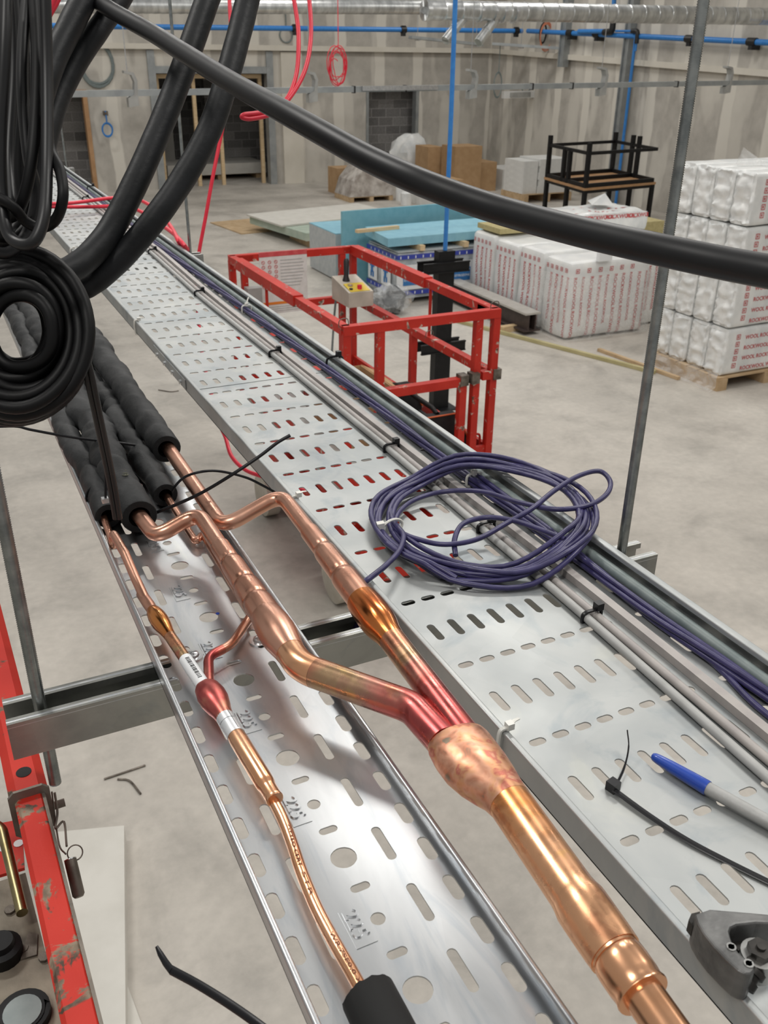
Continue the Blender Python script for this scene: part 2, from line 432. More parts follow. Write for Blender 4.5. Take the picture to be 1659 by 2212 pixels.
def mat_wall(axis):
    m, t, b = nt('jointed_plasterboard_' + axis); v = coords(t)
    sx = N(t, 'ShaderNodeSeparateXYZ'); t.links.new(v, sx.inputs[0])
    n1 = nz(t, v, 1.1, 5, .6); n2 = nz(t, v, 3.2, 5, .6)
    mp = N(t, 'ShaderNodeMapping'); mp.inputs['Scale'].default_value = (.95, .95, .30)
    tc = N(t, 'ShaderNodeTexCoord'); t.links.new(tc.outputs['Object'], mp.inputs[0])
    smear = nz(t, mp.outputs[0], 1.7, 2.5, .5, 0)
    def mth(op, a, b_=None):
        n = N(t, 'ShaderNodeMath', operation=op)
        for i, q in enumerate((a, b_)):
            if q is None: continue
            if hasattr(q, 'links'): t.links.new(q, n.inputs[i])
            else: n.inputs[i].default_value = q
        return n.outputs[0]
    s = mth('ADD', sx.outputs[axis], mth('MULTIPLY', nz(t, v, 1.1, 2, .5), .22))
    pp = mth('PINGPONG', s, .6)                       # board joints every 1.2 m
    j = ramp(t, [(.13, 1.0), (.17, 0.0)]); t.links.new(pp, j.inputs[0])
    sm = ramp(t, [(.50, 0.0), (.56, .7), (.75, 1.0)]); t.links.new(smear, sm.inputs[0])
    mask = mth('MAXIMUM', j.outputs[0], mth('MULTIPLY', sm.outputs[0], .75))
    g = ramp(t, [(.3, (.40, .375, .335)), (.7, (.52, .49, .44))]); t.links.new(n2, g.inputs[0])
    x = mixc(t, mask, g.outputs[0], (.69, .655, .585))
    t.links.new(x, b.inputs['Base Color']); b.inputs['Roughness'].default_value = .85
    return m
def mat_block():
    m, t, b = nt('dark_concrete_blockwork')
    tc = N(t, 'ShaderNodeTexCoord'); mp = N(t, 'ShaderNodeMapping'); mp.inputs['Rotation'].default_value = (math.pi / 2, 0, 0)
    t.links.new(tc.outputs['Object'], mp.inputs[0])
    br = N(t, 'ShaderNodeTexBrick'); br.inputs['Scale'].default_value = 1.0
    br.inputs['Color1'].default_value = (.13, .124, .12, 1); br.inputs['Color2'].default_value = (.27, .26, .25, 1); br.inputs['Mortar'].default_value = (.30, .29, .28, 1)
    br.inputs['Mortar Size'].default_value = .011; br.inputs['Brick Width'].default_value = .45; br.inputs['Row Height'].default_value = .225
    t.links.new(mp.outputs[0], br.inputs['Vector'])
    t.links.new(mixc(t, .4, br.outputs['Color'], nz(t, mp.outputs[0], 30, 4), 'OVERLAY'), b.inputs['Base Color']); b.inputs['Roughness'].default_value = .9
    return m
M['floor'] = mat_floor(); M['wall_x'] = mat_wall('X'); M['wall_y'] = mat_wall('Y'); M['block'] = mat_block()
M['cream'] = pm('cream_skim_coat', (.64, .60, .52), (.70, .66, .58), .85, 0, 2)
M['stud'] = pm('galvanised_stud', (.30, .32, .33), (.40, .42, .42), .45, .5, 4)
M['soffit'] = pm('added_room_soffit', (.12, .115, .11), None, .9)

# ------------------------------------------------------------------ setting
YW, XW, LED = 24.8, 15.45, 3.25
def struct(name, mb, m, smooth=False): return obj(name, mb, m, kind='structure', smooth=smooth)
mb = MB(); mb.box(-14, 22, -6, 30, -.15, 0); struct('floor', mb, M['floor'])
# back wall with three openings (x0, x1, head)
OP = [(2.6, 4.08, 2.28), (5.78, 8.72, 2.74), (11.56, 13.05, 2.35)]
mb = MB(); x = -14.0
for (a, b_, h) in OP:
    mb.box(x, a, YW, YW + .2, 0, LED); mb.box(a, b_, YW, YW + .2, h, LED); x = b_
mb.box(x, XW, YW, YW + .2, 0, LED); mb.box(-14, XW, YW - .12, YW + .2, LED, 7.6)
struct('wall_back', mb, M['wall_x'])
# right wall: lower face, and an upper face standing a little proud above a falling ledge
led_a, led_b = V((XW, YW, LED)), ax(1659, 163, XW)
slope = (led_b.z - led_a.z) / (led_b.y - led_a.y)
zl = lambda y: led_a.z + slope * (y - led_a.y)
mb = MB(); mb.box(XW, XW + .2, -6, YW + .2, 0, 7.6)
mb.prism([(XW - .1, YW, zl(YW)), (XW - .1, YW, 7.6), (XW - .1, -6, 7.6), (XW - .1, -6, max(zl(-6), .4))], (.15, 0, 0))
struct('wall_right', mb, M['wall_y'])
mb = MB(); mb.box(-14, XW - .1, YW - .15, YW - .1, LED - .02, LED + .10); struct('trim_1', mb, M['cream'])
mb = MB(); mb.prism([(XW - .13, YW - .15, zl(YW) - .02), (XW - .13, YW - .15, zl(YW) + .10), (XW - .13, 2, zl(2) + .10), (XW - .13, 2, zl(2) - .02)], (.04, 0, 0)); struct('trim_2', mb, M['cream'])
mb = MB(); mb.box(9.05, 9.62, YW - .07, YW, 0, LED - .05); struct('trim_3', mb, M['cream'])
# rooms behind the openings
mb = MB(); mb.box(2, 4.9, 25.7, 25.9, 0, 3.3); mb.box(7.75, 10.2, 27.5, 27.7, 0, 3.3); mb.box(11.0, 14.2, 25.35, 25.55, 0, 3.4)
mb.box(4.9, 5.0, YW + .2, 30, 0, 3.4); mb.box(10.2, 10.3, YW + .2, 30, 0, 3.4); mb.box(4.9, 8.5, 29.9, 30.1, 0, 3.4)
struct('wall_inner', mb, M['block'])
mb = MB(); mb.box(-14, XW, YW + .2, 30.2, 3.3, 3.45); struct('added_ceiling', mb, M['soffit'])  # unseen ceiling slab, added over the back rooms to darken them
mb = MB(); mb.box(2.48, 2.6, YW - .03, YW + .2, 0, 2.28); mb.box(4.0, 4.1, YW - .03, YW + .2, 0, 2.3); mb.box(2.48, 4.1, YW - .03, YW + .2, 2.24, 2.34); struct('door_1', mb, M['jamb'])
mb = MB(); mb.box(5.62, 5.8, YW - .05, YW + .2, 0, LED - .04); mb.box(8.66, 8.84, YW - .05, YW + .2, 0, LED - .04); mb.box(5.8, 8.66, YW - .04, YW + .2, 2.70, 2.86); struct('door_2', mb, M['stud'])
mb = MB(); mb.box(13.03, 13.12, YW - .03, YW + .2, 0, 2.36); mb.box(11.5, 11.57, YW - .03, YW + .2, 0, 2.36); struct('door_3', mb, M['stud'])
mb = MB()
mb.box(5.85, 8.6, YW + .22, YW + .3, 2.58, 2.68)
for xx in (5.83, 6.75, 7.4, 8.52): mb.box(xx, xx + .09, YW + .25, YW + .34, 0, 2.6)
struct('trim_4', mb, M['wood'])
# galvanised column sections on the right wall
def wallpt(px, py): return ax(px, py, XW)
for k, (pa, pb, wd) in enumerate((((1378, 50), (1343, 380), .2), ((1240, 20), (1231, 145), .22))):
    a = wallpt(*pa); zb = 0 if k == 0 else wallpt(*pb).z
    mb = MB(); mb.box(XW - .24, XW - .1, a.y - wd / 2, a.y + wd / 2, zb, 6.8); mb.box(XW - .28, XW - .24, a.y - wd / 2, a.y - wd / 2 + .03, zb, 6.8); mb.box(XW - .28, XW - .24, a.y + wd / 2 - .03, a.y + wd / 2, zb, 6.8)
    struct('trim_%d' % (5 + k), mb, M['stud'])

# ------------------------------------------------------------------ perforated trays
ZT = 2.747
def stadium(L, W, along):      # half-extent test
    r = W / 2; h = L / 2 - r
    def inside(x, y):
        if along == 'y': x, y = y, x
        dx = max(abs(x) - h, 0); return dx * dx + y * y <= r * r
    pts = []
    for k in range(7):
        a = -math.pi / 2 + math.pi * (k + .02) / 6.04
        for s in (1, -1):
            x, y = s * (h + r * math.cos(a)), s * r * math.sin(a)
            pts.append((y, x) if along == 'y' else (x, y))
    inside.angs = [math.atan2(q[1], q[0]) % (2 * math.pi) for q in pts]
    return inside
def slot_cell(mb, x0, x1, y0, y1, cx, cy, inside, z, t, n):
    corners = [math.atan2(b - cy, a - cx) % (2 * math.pi) for a, b in ((x0, y0), (x1, y0), (x1, y1), (x0, y1))]
    own = getattr(inside, 'angs', None)
    if own and n < 12: own = own[::2] + own[1::4]
    angs = sorted(set((own or [2 * math.pi * (k + .5) / n for k in range(n)]) + corners))
    ins, outs = [], []
    for a in angs:
        c, s = math.cos(a), math.sin(a)
        lo, hi = 0, .2
        for _ in range(22):
            m_ = (lo + hi) / 2
            if inside(c * m_, s * m_): lo = m_
            else: hi = m_
        ins.append((cx + c * lo, cy + s * lo))
        ts = []
        if c > 1e-9: ts.append((x1 - cx) / c)
        elif c < -1e-9: ts.append((x0 - cx) / c)
        if s > 1e-9: ts.append((y1 - cy) / s)
        elif s < -1e-9: ts.append((y0 - cy) / s)
        tt = min(ts); outs.append((cx + c * tt, cy + s * tt))
    k = len(angs)
    it = mb.add([(p[0], p[1], z) for p in ins]); ot = mb.add([(p[0], p[1], z) for p in outs])
    ib = mb.add([(p[0], p[1], z - t) for p in ins]); ob = mb.add([(p[0], p[1], z - t) for p in outs])
    for i in range(k):
        j = (i + 1) % k
        mb.face((it + i, ot + i, ot + j, it + j)); mb.face((ib + j, ob + j, ob + i, ib + i)); mb.face((it + j, ib + j, ib + i, it + i))
def plain(mb, x0, x1, y0, y1, z, t): mb.box(x0, x1, y0, y1, z - t, z)
TH = .0014
# --- wide tray
LX0, LX1, LF = .3695, .672, .025
PIT, Y0 = .06346, 1.2091
yA, yB = Y0 - PIT * 18.5, Y0 + PIT * 100.5
wide = thing('cable_tray', 'wide galvanised slotted cable tray carrying purple and grey cables', 'cable tray', (.52, 0, ZT - TH))
base = MB()
c0, pc, nc = .4087, .025, 11
plain(base, LX0, c0 - pc / 2, yA, yB, ZT, TH); plain(base, c0 + pc * (nc - .5), LX1, yA, yB, ZT, TH)
ls, ts_ = stadium(.031, .0088, 'y'), stadium(.017, .0088, 'x')
for j in range(-100, 19):
    yc = Y0 - PIT * j; n = 16 if yc < 2.2 else 8
    for i in range(nc):
        xc = c0 + pc * i
        slot_cell(base, xc - pc / 2, xc + pc / 2, yc - PIT / 2, yc + PIT / 2, xc, yc, ls if j % 2 == 0 else ts_, ZT, TH, n)
obj('base', base, M['tray'], wide, smooth=False)
def flange(side_x, inward, h, ret, mat, parent, y0, y1, lipr, drop):
    mb = MB(); s = 1 if inward > 0 else -1; t = .0014
    prof = [(0, -TH), (0, h - lipr)]
    for k in range(5):
        a = math.pi / 2 * k / 4; prof.append((lipr - lipr * math.cos(a), h - lipr + lipr * math.sin(a)))
    prof.append((ret - lipr, h))
    for k in range(1, 5):
        a = math.pi / 2 * k / 4; prof.append((ret - lipr + lipr * math.sin(a), h - lipr + lipr * math.cos(a)))
    prof.append((ret, h - drop))
    inn = [(max(p[0], 0) * 1.0 + (t if p[0] < ret / 2 else -t), min(p[1], h - t)) for p in prof]
    inn[-1] = (ret - t, h - drop)
    poly = prof + inn[::-1]
    mb.prism([(side_x + s * p[0], y0, ZT + p[1]) for p in poly], (0, y1 - y0, 0))
    return obj('side_flange', mb, mat, parent, angle=30)
flange(LX0, 1, LF, .0065, M['tray'], wide, yA, yB, .002, .006)
flange(LX1, -1, LF, .010, M['tray'], wide, yA, yB, .002, .006)
# coupler strips where two lengths of the wide tray meet, with their bolts
for sx, s in ((LX0, -1), (LX1, 1)):
    mb = MB(); mb.box(sx + s * .0003, sx + s * .0020, 1.56, 1.80, ZT + .002, ZT + .020); cp = obj('coupler_plate', mb, M['tray'], wide)
    for yy in (1.59, 1.65, 1.71, 1.77):
        mb = MB(); mb.cyl((sx + s * .0015, yy, ZT + .008), (sx + s * .0055, yy, ZT + .008), .0045, 10); obj('bolt', mb, M['zinc'], cp)
mb = MB(); mb.box(LX0 + .008, LX1 - .012, 1.557, 1.561, ZT, ZT + .0009); obj('overlap_seam', mb, M['tray'], wide)

# --- narrow tray
SX0, SX1, SF = .124, .2735, .0145
nar = thing('cable_tray', 'narrow bright perforated tray under the copper pipes, stamped 225', 'cable tray', (.199, 0, ZT - TH))
b2 = MB(); ya, yb = .14, 3.6; P = .122; yc0 = .7085
def big(x, y): return x * x + y * y < .0103 ** 2
def sml(x, y): return x * x + y * y < .0055 ** 2
tr = stadium(.0155, .0072, 'x'); lg = stadium(.036, .0078, 'y'); eg = stadium(.0245, .0095, 'y')
def strip(x0, x1, xc, per, ph, pat):
    k0 = math.ceil((ya - ph) / per); k1 = math.floor((yb - ph) / per)
    for k in range(k0, k1 + 1):
        yc = ph + per * k
        slot_cell(b2, x0, x1, yc - per / 2, yc + per / 2, xc, yc, pat(k), ZT, TH, 20 if yc < 1.4 else 10)
    plain(b2, x0, x1, ya - .03, ph + per * (k0 - .5), ZT, TH); plain(b2, x0, x1, ph + per * (k1 + .5), yb + .03, ZT, TH)
plain(b2, SX0, .1265, ya - .03, yb + .03, ZT, TH); plain(b2, .269, SX1, ya - .03, yb + .03, ZT, TH)
strip(.1265, .1455, .136, P / 3, .608, lambda k: eg)
strip(.1455, .1755, .1605, P / 2, yc0, lambda k: lg)
strip(.1755, .2205, .1985, P / 4, yc0, lambda k: (big, tr, sml, tr)[k % 4])
strip(.2205, .2475, .2325, P / 2, yc0, lambda k: lg)
strip(.2475, .269, .261, P / 3, .608, lambda k: eg)
obj('base', b2, M['tray_b'], nar, smooth=False)
flange(SX0, 1, SF, .005, M['tray_b'], nar, ya - .03, yb + .03, .002, .004)
flange(SX1, -1, SF, .005, M['tray_b'], nar, ya - .03, yb + .03, .002, .004)
for k in range(-3, 3):                                # stamped width marks beside each small hole
    yc = yc0 + P * k + P / 2
    if yc < .3: continue
    mb = MB(); mb.box(.1745, .1905, yc - .0165, yc + .0165, ZT, ZT + .0005)
    mb.text('225', .0165, (.1768, yc + .0150, ZT), (0, -1, 0), (1, 0, 0), lift=.0004, thick=.0014)
    obj('stamped_mark', mb, M['tray_b'], nar, angle=60)
# cup-head screws and washers holding the narrow tray to its channel
for px, py in ((417, 1418), (560, 1385)):
    p = az(px, py, ZT); mb = MB(); mb.tube([(p.x, p.y, ZT), (p.x, p.y, ZT + .0016)], .0105, 24)
    mb.tube([(p.x, p.y, ZT + .0016), (p.x, p.y, ZT + .004), (p.x, p.y, ZT + .0055)], [.0065, .0058, .003], 18)
    mb.box(p.x - .004, p.x + .004, p.y - .0006, p.y + .0006, ZT + .0054, ZT + .0061); mb.box(p.x - .0006, p.x + .0006, p.y - .004, p.y + .004, ZT + .0054, ZT + .0061)
    obj('screw', mb, M['zinc'], nar)
p = az(470, 1325, ZT + .0003); mb = MB(); mb.tube([(p.x, p.y, ZT), (p.x, p.y, ZT + .0003)], .0022, 12); obj('ink_mark', mb, M['bluep'], nar)

# ------------------------------------------------------------------ channels and threaded rods of the hangers
def channel(name, label, x0, x1, yc, group=None):
    zt = ZT - TH; hw = .0205
    t = thing(name, label, 'channel', (x0, yc, zt - .041), group)
    mb = MB(); th = .0025
    o = [(-hw, 0), (-hw, -.041), (hw, -.041), (hw, 0), (hw - .0095, 0), (hw - .0095, -.007), (hw - .0095 + th, -.007), (hw - .0095 + th, -th), (hw - th, -th), (hw - th, -.041 + th),
         (-hw + th, -.041 + th), (-hw + th, -th), (-hw + .0095 - th, -th), (-hw + .0095 - th, -.007), (-hw + .0095, -.007), (-hw + .0095, 0)]
    mb.prism([(x0, yc + a, zt + b_) for a, b_ in o], (x1 - x0, 0, 0)); obj('channel_section', mb, M['strut'], t)
    for sy in (-1, 1):
        mb = MB(); mb.tube([(x0, yc + sy * (hw - .0045), zt - .0042), (x1, yc + sy * (hw - .0045), zt - .0042)], .0046, 12); obj('rolled_lip', mb, M['tray_b'], t)  # rounded lips in a brighter metal: overhead highlight put into their colour
    return t
def rod(label, x, y, z0, z1, r, group=None):
    t = thing('threaded_rod', label, 'rod', (x, y, z0), group)
    mb = MB(); pts = []; rs = []; pitch = .0022; z = z0
    zf = min(z1, z0 + 1.1)
    while z < zf:
        pts += [(x, y, z), (x, y, z + pitch / 2)]; rs += [r, r * .86]; z += pitch
    pts.append((x, y, z1)); rs.append(r * .93)
    mb.tube(pts, rs, 12); obj('threaded_shaft', mb, M['rod'], t, angle=80)
    for zz in (ZT - TH - .041 - .010,):
        mb = MB(); mb.tube([(x, y, zz), (x, y, zz + .0095)], .0095, 6); mb.tube([(x, y, zz + .0095), (x, y, zz + .0102)], .011, 16)
        obj('nut', mb, M['zinc'], t)
channel('strut_channel', 'slotted-open galvanised channel crossing under both trays beside the silver-banded pipe', -.018, .742, .7565)
LR = az(88, 1530, ZT)
rod('threaded rod hanging near the red lift rail at the left', LR.x, .7565, ZT - .10, 5.6, .0060)
rod('tall threaded rod on the right in front of the white insulation packs', .7015, .7565, ZT - .07, 5.8, .0062)
for yy, lb in ((2.76, 'thin threaded rod rising behind the middle of the wide tray'), (5.1, 'thin far threaded rod standing by the left doorway')):
    channel('strut_channel', ('nearer' if yy < 3 else 'farthest') + ' hidden channel under the far part of the wide tray', .08, .735, yy)
    rod(lb, .7015, yy, ZT - .07, 6.2, .0048)
# ------------------------------------------------------------------ copper pipework
def zp(px, py, h): return az(px, py, ZT + h)
def pyof(p):
    c = MR @ (p - CAM); return 1106 + FPX * c.y / c.z
def s_at(A, B, py):
    lo, hi = -2.0, 3.0
    inc = pyof(B) > pyof(A)
    for _ in range(50):
        m_ = (lo + hi) / 2
        c = MR @ (A.lerp(B, m_) - CAM)
        bad = c.z < .05
        if bad or ((1106 + FPX * c.y / c.z) > py) == inc: hi = m_
        else: lo = m_
    return (lo + hi) / 2
def turned(A, B, prof, seg=28, cap=True):      # a turned profile along the axis A-B; prof = (image row on the axis, radius)
    mb = MB(); mb.tube([A.lerp(B, s_at(A, B, p)) for p, r in prof], [r for p, r in prof], seg, cap); return mb
def part(parent, name, mb, m, label=None): return obj(name, mb, m, parent, label, angle=35)

# the wide suction line: two branches meeting in a header over the gap between the trays
gas = thing('copper_branch_pipe', 'large copper pipe fork with two thick branches joining in a scorched header', 'copper pipe', zp(1010, 1640, .045))
RA, RB = zp(607, 1068, .055), zp(985, 1562, .048)
LA, LB = zp(428, 1108, .046), zp(607, 1378, .046)
HA, HB = zp(1003, 1592, .047), zp(1425, 2200, .047)
# right branch
K1 = V((.2565, .958, ZT + .036))
p = fillet([(.2565, 1.40, ZT + .036), K1, RA, RA.lerp(RB, s_at(RA, RB, 1160))], .020)
mb = MB(); mb.tube(p, .0095, 22); part(gas, 'tube', mb, M['cu'])
part(gas, 'reducer', turned(RA, RB, [(1148, .0096), (1149, .0111), (1180, .0113), (1184, .0112), (1186, .0106), (1188, .0107), (1191, .0124), (1196, .0129), (1234, .0131), (1238, .0129), (1240, .0122), (1242, .0123), (1245, .0142), (1252, .0147), (1272, .0148), (1300, .0149)]), M['cu'])
part(gas, 'socket', turned(RA, RB, [(1296, .0152), (1298, .0168), (1312, .0178), (1330, .0181), (1345, .0176), (1358, .0158), (1370, .0136), (1382, .0128)]), M['cu_orange'], 'orange heat-tinted swollen socket')
part(gas, 'tube', turned(RA, RB, [(1375, .0128), (1430, .0128), (1480, .0128), (1530, .0128), (1600, .0128)]), M['cu_zone'], 'heat-tinted branch tube, red at the header')
# left branch
p = fillet([(.174, 1.30, ZT + .026), (.174, 1.06, ZT + .026), zp(338, 1160, .029), LA, LA.lerp(LB, s_at(LA, LB, 1190))], [0, .05, .018, .020, 0])
mb = MB(); mb.tube(p, .0095, 22); part(gas, 'tube', mb, M['cu'])
part(gas, 'reducer', turned(LA, LB, [(1180, .0096), (1181, .0111), (1206, .0113), (1210, .0112), (1212, .0105), (1214, .0106), (1217, .0125), (1222, .0130), (1254, .0131), (1258, .0130), (1260, .0122), (1262, .0123), (1265, .0142), (1270, .0147), (1292, .0148), (1295, .0147), (1297, .0139), (1299, .0140), (1302, .0152), (1308, .0155), (1340, .0157)]), M['cu'])
part(gas, 'socket', turned(LA, LB, [(1330, .0157), (1336, .0166), (1350, .0180), (1366, .0185), (1380, .0178), (1390, .0166), (1400, .0152), (1410, .0144)]), M['cu'])
E1 = LA.lerp(LB, s_at(LA, LB, 1442)); E2 = zp(890, 1528, .047); E3 = zp(957, 1602, .047)
p = fillet([LA.lerp(LB, s_at(LA, LB, 1396)), E1, E2, E3], [0, .05, .035, 0], 14)
i1, i2, i3 = 12, 15, 26
mb = MB(); mb.tube(p[:16], .0142, 24); part(gas, 'elbow', mb, M['cu_bright'])
mb = MB(); mb.tube([p[15].lerp(p[16], t) for t in (0, .2, .5, .8, 1)] + p[17:], .01422, 24); part(gas, 'tube', mb, M['cu_zone'], 'heat-tinted branch tube, red at the header')
# header: a flattened bowl tapering into the main tube
rows = [(1590, .0235, .58), (1593, .0258, .62), (1602, .0272, .64), (1628, .0280, .66), (1656, .0272, .71), (1680, .0246, .79), (1700, .0212, .88), (1716, .0182, .97), (1735, .0170, 1.0)]
hd = (HB - HA).normalized(); hl_ = V((hd.y, -hd.x, 0)).normalized()
hl_ = hl_ if hl_.x < 0 else -hl_
offs = [.0075, .0075, .0078, .0080, .0074, .0056, .0034, .0012, 0]
pts = [HA.lerp(HB, s_at(HA, HB, r[0])) + hl_ * o for r, o in zip(rows, offs)]
mb = MB(); mb.tube(pts, [r[1] for r in rows], 32, tans_in=[hd] * len(rows), flat=[r[2] for r in rows], flatdir=(0, 0, 1)); part(gas, 'header', mb, M['cu_header'], 'scorched pink and orange swollen header')
part(gas, 'tube', turned(HA, HB, [(1728, .0169), (1760, .0168), (1808, .0168), (1850, .0168), (1900, .0168), (1926, .0168), (1940, .0174), (1955, .0186), (1975, .0186), (2040, .0182), (2062, .0178)]), M['cu_zone'])
part(gas, 'coupling', turned(HA, HB, [(2058, .0172), (2066, .0160), (2074, .0172), (2090, .0174), (2120, .0172), (2136, .0166), (2146, .0176), (2150, .0172), (2151, .0135)]), M['cu_bright'])
part(gas, 'tube', turned(HA, HB, [(2140, .0128), (2250, .0128), (2330, .0128)]), M['cu_bright'])

# the thin liquid line lying in the narrow tray
liq = thing('copper_branch_pipe', 'thin copper line in the narrow tray with small red joint and silver band', 'copper pipe', zp(455, 1505, .018))
j0 = zp(246, 1182, .010)
p = fillet([(.1405, 1.3, ZT + .017), zp(222, 1112, .016), j0, (j0.x + .001, j0.y - .001, ZT + .030), zp(270, 1196, .030), zp(292, 1248, .024), zp(318, 1303, .018)], [0, .03, .006, .008, .03, .05, 0], 6)
k = 14
mb = MB(); mb.tube(p[:k + 1], .0046, 16); part(liq, 'tube', mb, M['cu'])
mb = MB(); mb.tube(p[k:], .0053, 16); part(liq, 'tube', mb, M['cu'])
SA, SB = zp(316, 1298, .018), zp(452, 1500, .018)
part(liq, 'socket', turned(SA, SB, [(1282, .0054), (1283, .0060), (1305, .0063), (1312, .0062), (1316, .0057), (1322, .0062)], 20), M['cu'])
part(liq, 'bulb', turned(SA, SB, [(1318, .0064), (1322, .0078), (1332, .0094), (1345, .0097), (1356, .0084), (1366, .0068), (1374, .0062)], 22), M['cu_orange'], 'orange heat-tinted bulb')
part(liq, 'tube', turned(SA, SB, [(1370, .0061), (1400, .0061), (1425, .0061), (1500, .0061)], 18), M['cu_heat'])
part(liq, 'paper_label', turned(SA, SB, [(1424, .0066), (1440, .0067), (1470, .0067), (1484, .0066)], 20), M['label_w'], 'white barcode label')
mb = MB()
a0, a1 = SA.lerp(SB, s_at(SA, SB, 1432)), SA.lerp(SB, s_at(SA, SB, 1476))
ad_ = (a1 - a0).normalized(); sd = ad_.cross(V((0, 0, 1))).normalized(); upv = sd.cross(ad_)
for q in range(16):
    b0 = a0.lerp(a1, q / 16); wd = random.choice((.0006, .0009, .0013))
    c0_ = b0 + (upv * .9 + sd * .1).normalized() * .00685; mb.obb(c0_ - sd * .0022, ad_ * wd, sd * .004, upv * .0002)
part(liq, 'barcode', mb, M['print_k'])
rows = [(1478, .0085, .7), (1486, .0118, .74), (1500, .0135, .8), (1514, .0132, .86), (1528, .0112, .93), (1540, .0088, 1), (1552, .0080, 1)]
DA, DB = zp(457, 1502, .018), zp(586, 1714, .016)
pts = [DA.lerp(DB, s_at(DA, DB, r[0])) for r in rows]
mb = MB(); mb.tube(pts, [r[1] for r in rows], 24, flat=[r[2] for r in rows], flatdir=(0, 0, 1)); part(liq, 'header', mb, M['cu_red'], 'small red oxidised header')
part(liq, 'tube', turned(DA, DB, [(1545, .0078), (1592, .0078), (1600, .0083), (1690, .0081), (1696, .0078), (1700, .0070), (1704, .0070), (1722, .0070), (1726, .0074), (1728, .0070), (1728.5, .005)], 22), M['cu_bright'])
part(liq, 'band_label', turned(DA, DB, [(1537, .0081), (1560, .0082), (1590, .0082)], 22), M['label_s'], 'silver foil band')
q0, q1 = DA.lerp(DB, s_at(DA, DB, 1540)), DA.lerp(DB, s_at(DA, DB, 1588)); dd = (q1 - q0).normalized(); sd = dd.cross(V((0, 0, 1))).normalized(); up_ = sd.cross(dd)
mb = MB(); qm = q0.lerp(q1, .5)
mb.tube([qm + (sd * math.sin(a) + up_ * math.cos(a)) * .0083 for a in (-.7, -.4, 0, .4, .9, 1.3)], .0002, 6)
mb.tube([q0.lerp(q1, t) + (up_ * .93 - sd * .36) * .0083 for t in (.05, .5, .98)], .00018, 6); part(liq, 'band_lines', mb, M['print_k'])
p = spline([zp(572, 1695, .014), zp(592, 1732, .013), zp(612, 1772, .012), zp(632, 1825, .011), zp(652, 1885, .011), zp(684, 1962, .011), zp(725, 2040, .011), zp(768, 2115, .011), zp(850, 2270, .011)], 8)
mb = MB(); mb.tube(p, .0047, 16); part(liq, 'tube', mb, M['cu_bright'])
def print_on(mb, a, b_, string, size, rr):          # inked lettering wrapped over the top of the tube between two points
    d = (b_ - a); L = d.length; d.normalize(); s_ = d.cross(V((0, 0, 1))).normalized(); u = s_.cross(d)
    vs, fs = text_geo(string); wt = max(v[0] for v in vs)
    n = mb.add([a + d * (v[0] / wt * L) + (u * math.cos((v[1] - .36) * size / rr + .0) + s_ * -math.sin((v[1] - .36) * size / rr)) * (rr + .0001) for v in vs])
    for f in fs: mb.face([n + i for i in f])
mb = MB(); print_on(mb, zp(622, 1790, .0113), zp(650, 1880, .0111), 'OTTEO CERT', .0042, .0047); print_on(mb, zp(655, 1892, .011), zp(675, 1945, .011), 'STR', .0042, .0047)
print_on(mb, zp(715, 2022, .011), zp(780, 2136, .011), 'WR.7SE0.0 X', .0040, .0047); part(liq, 'inked_print', mb, M['cu_dark'], 'dark stamped lettering')
# second inlet of the small joint, coming from under the thick branch
p = fillet([(.2235, 1.35, ZT + .016), (.2235, 1.15, ZT + .016), zp(424, 1172, .0075), zp(438, 1152, .0085), (.2375, .80, ZT + .010), zp(500, 1393, .012), zp(450, 1418, .013), zp(452, 1492, .016)], [0, .04, .010, .012, .018, .04, .022, 0], 7)
mb = MB(); mb.tube(p[:-9], .0048, 16); part(liq, 'tube', mb, M['cu'])
mb = MB(); mb.tube(p[-10:], .0050, 16); part(liq, 'tube', mb, M['cu_red'])

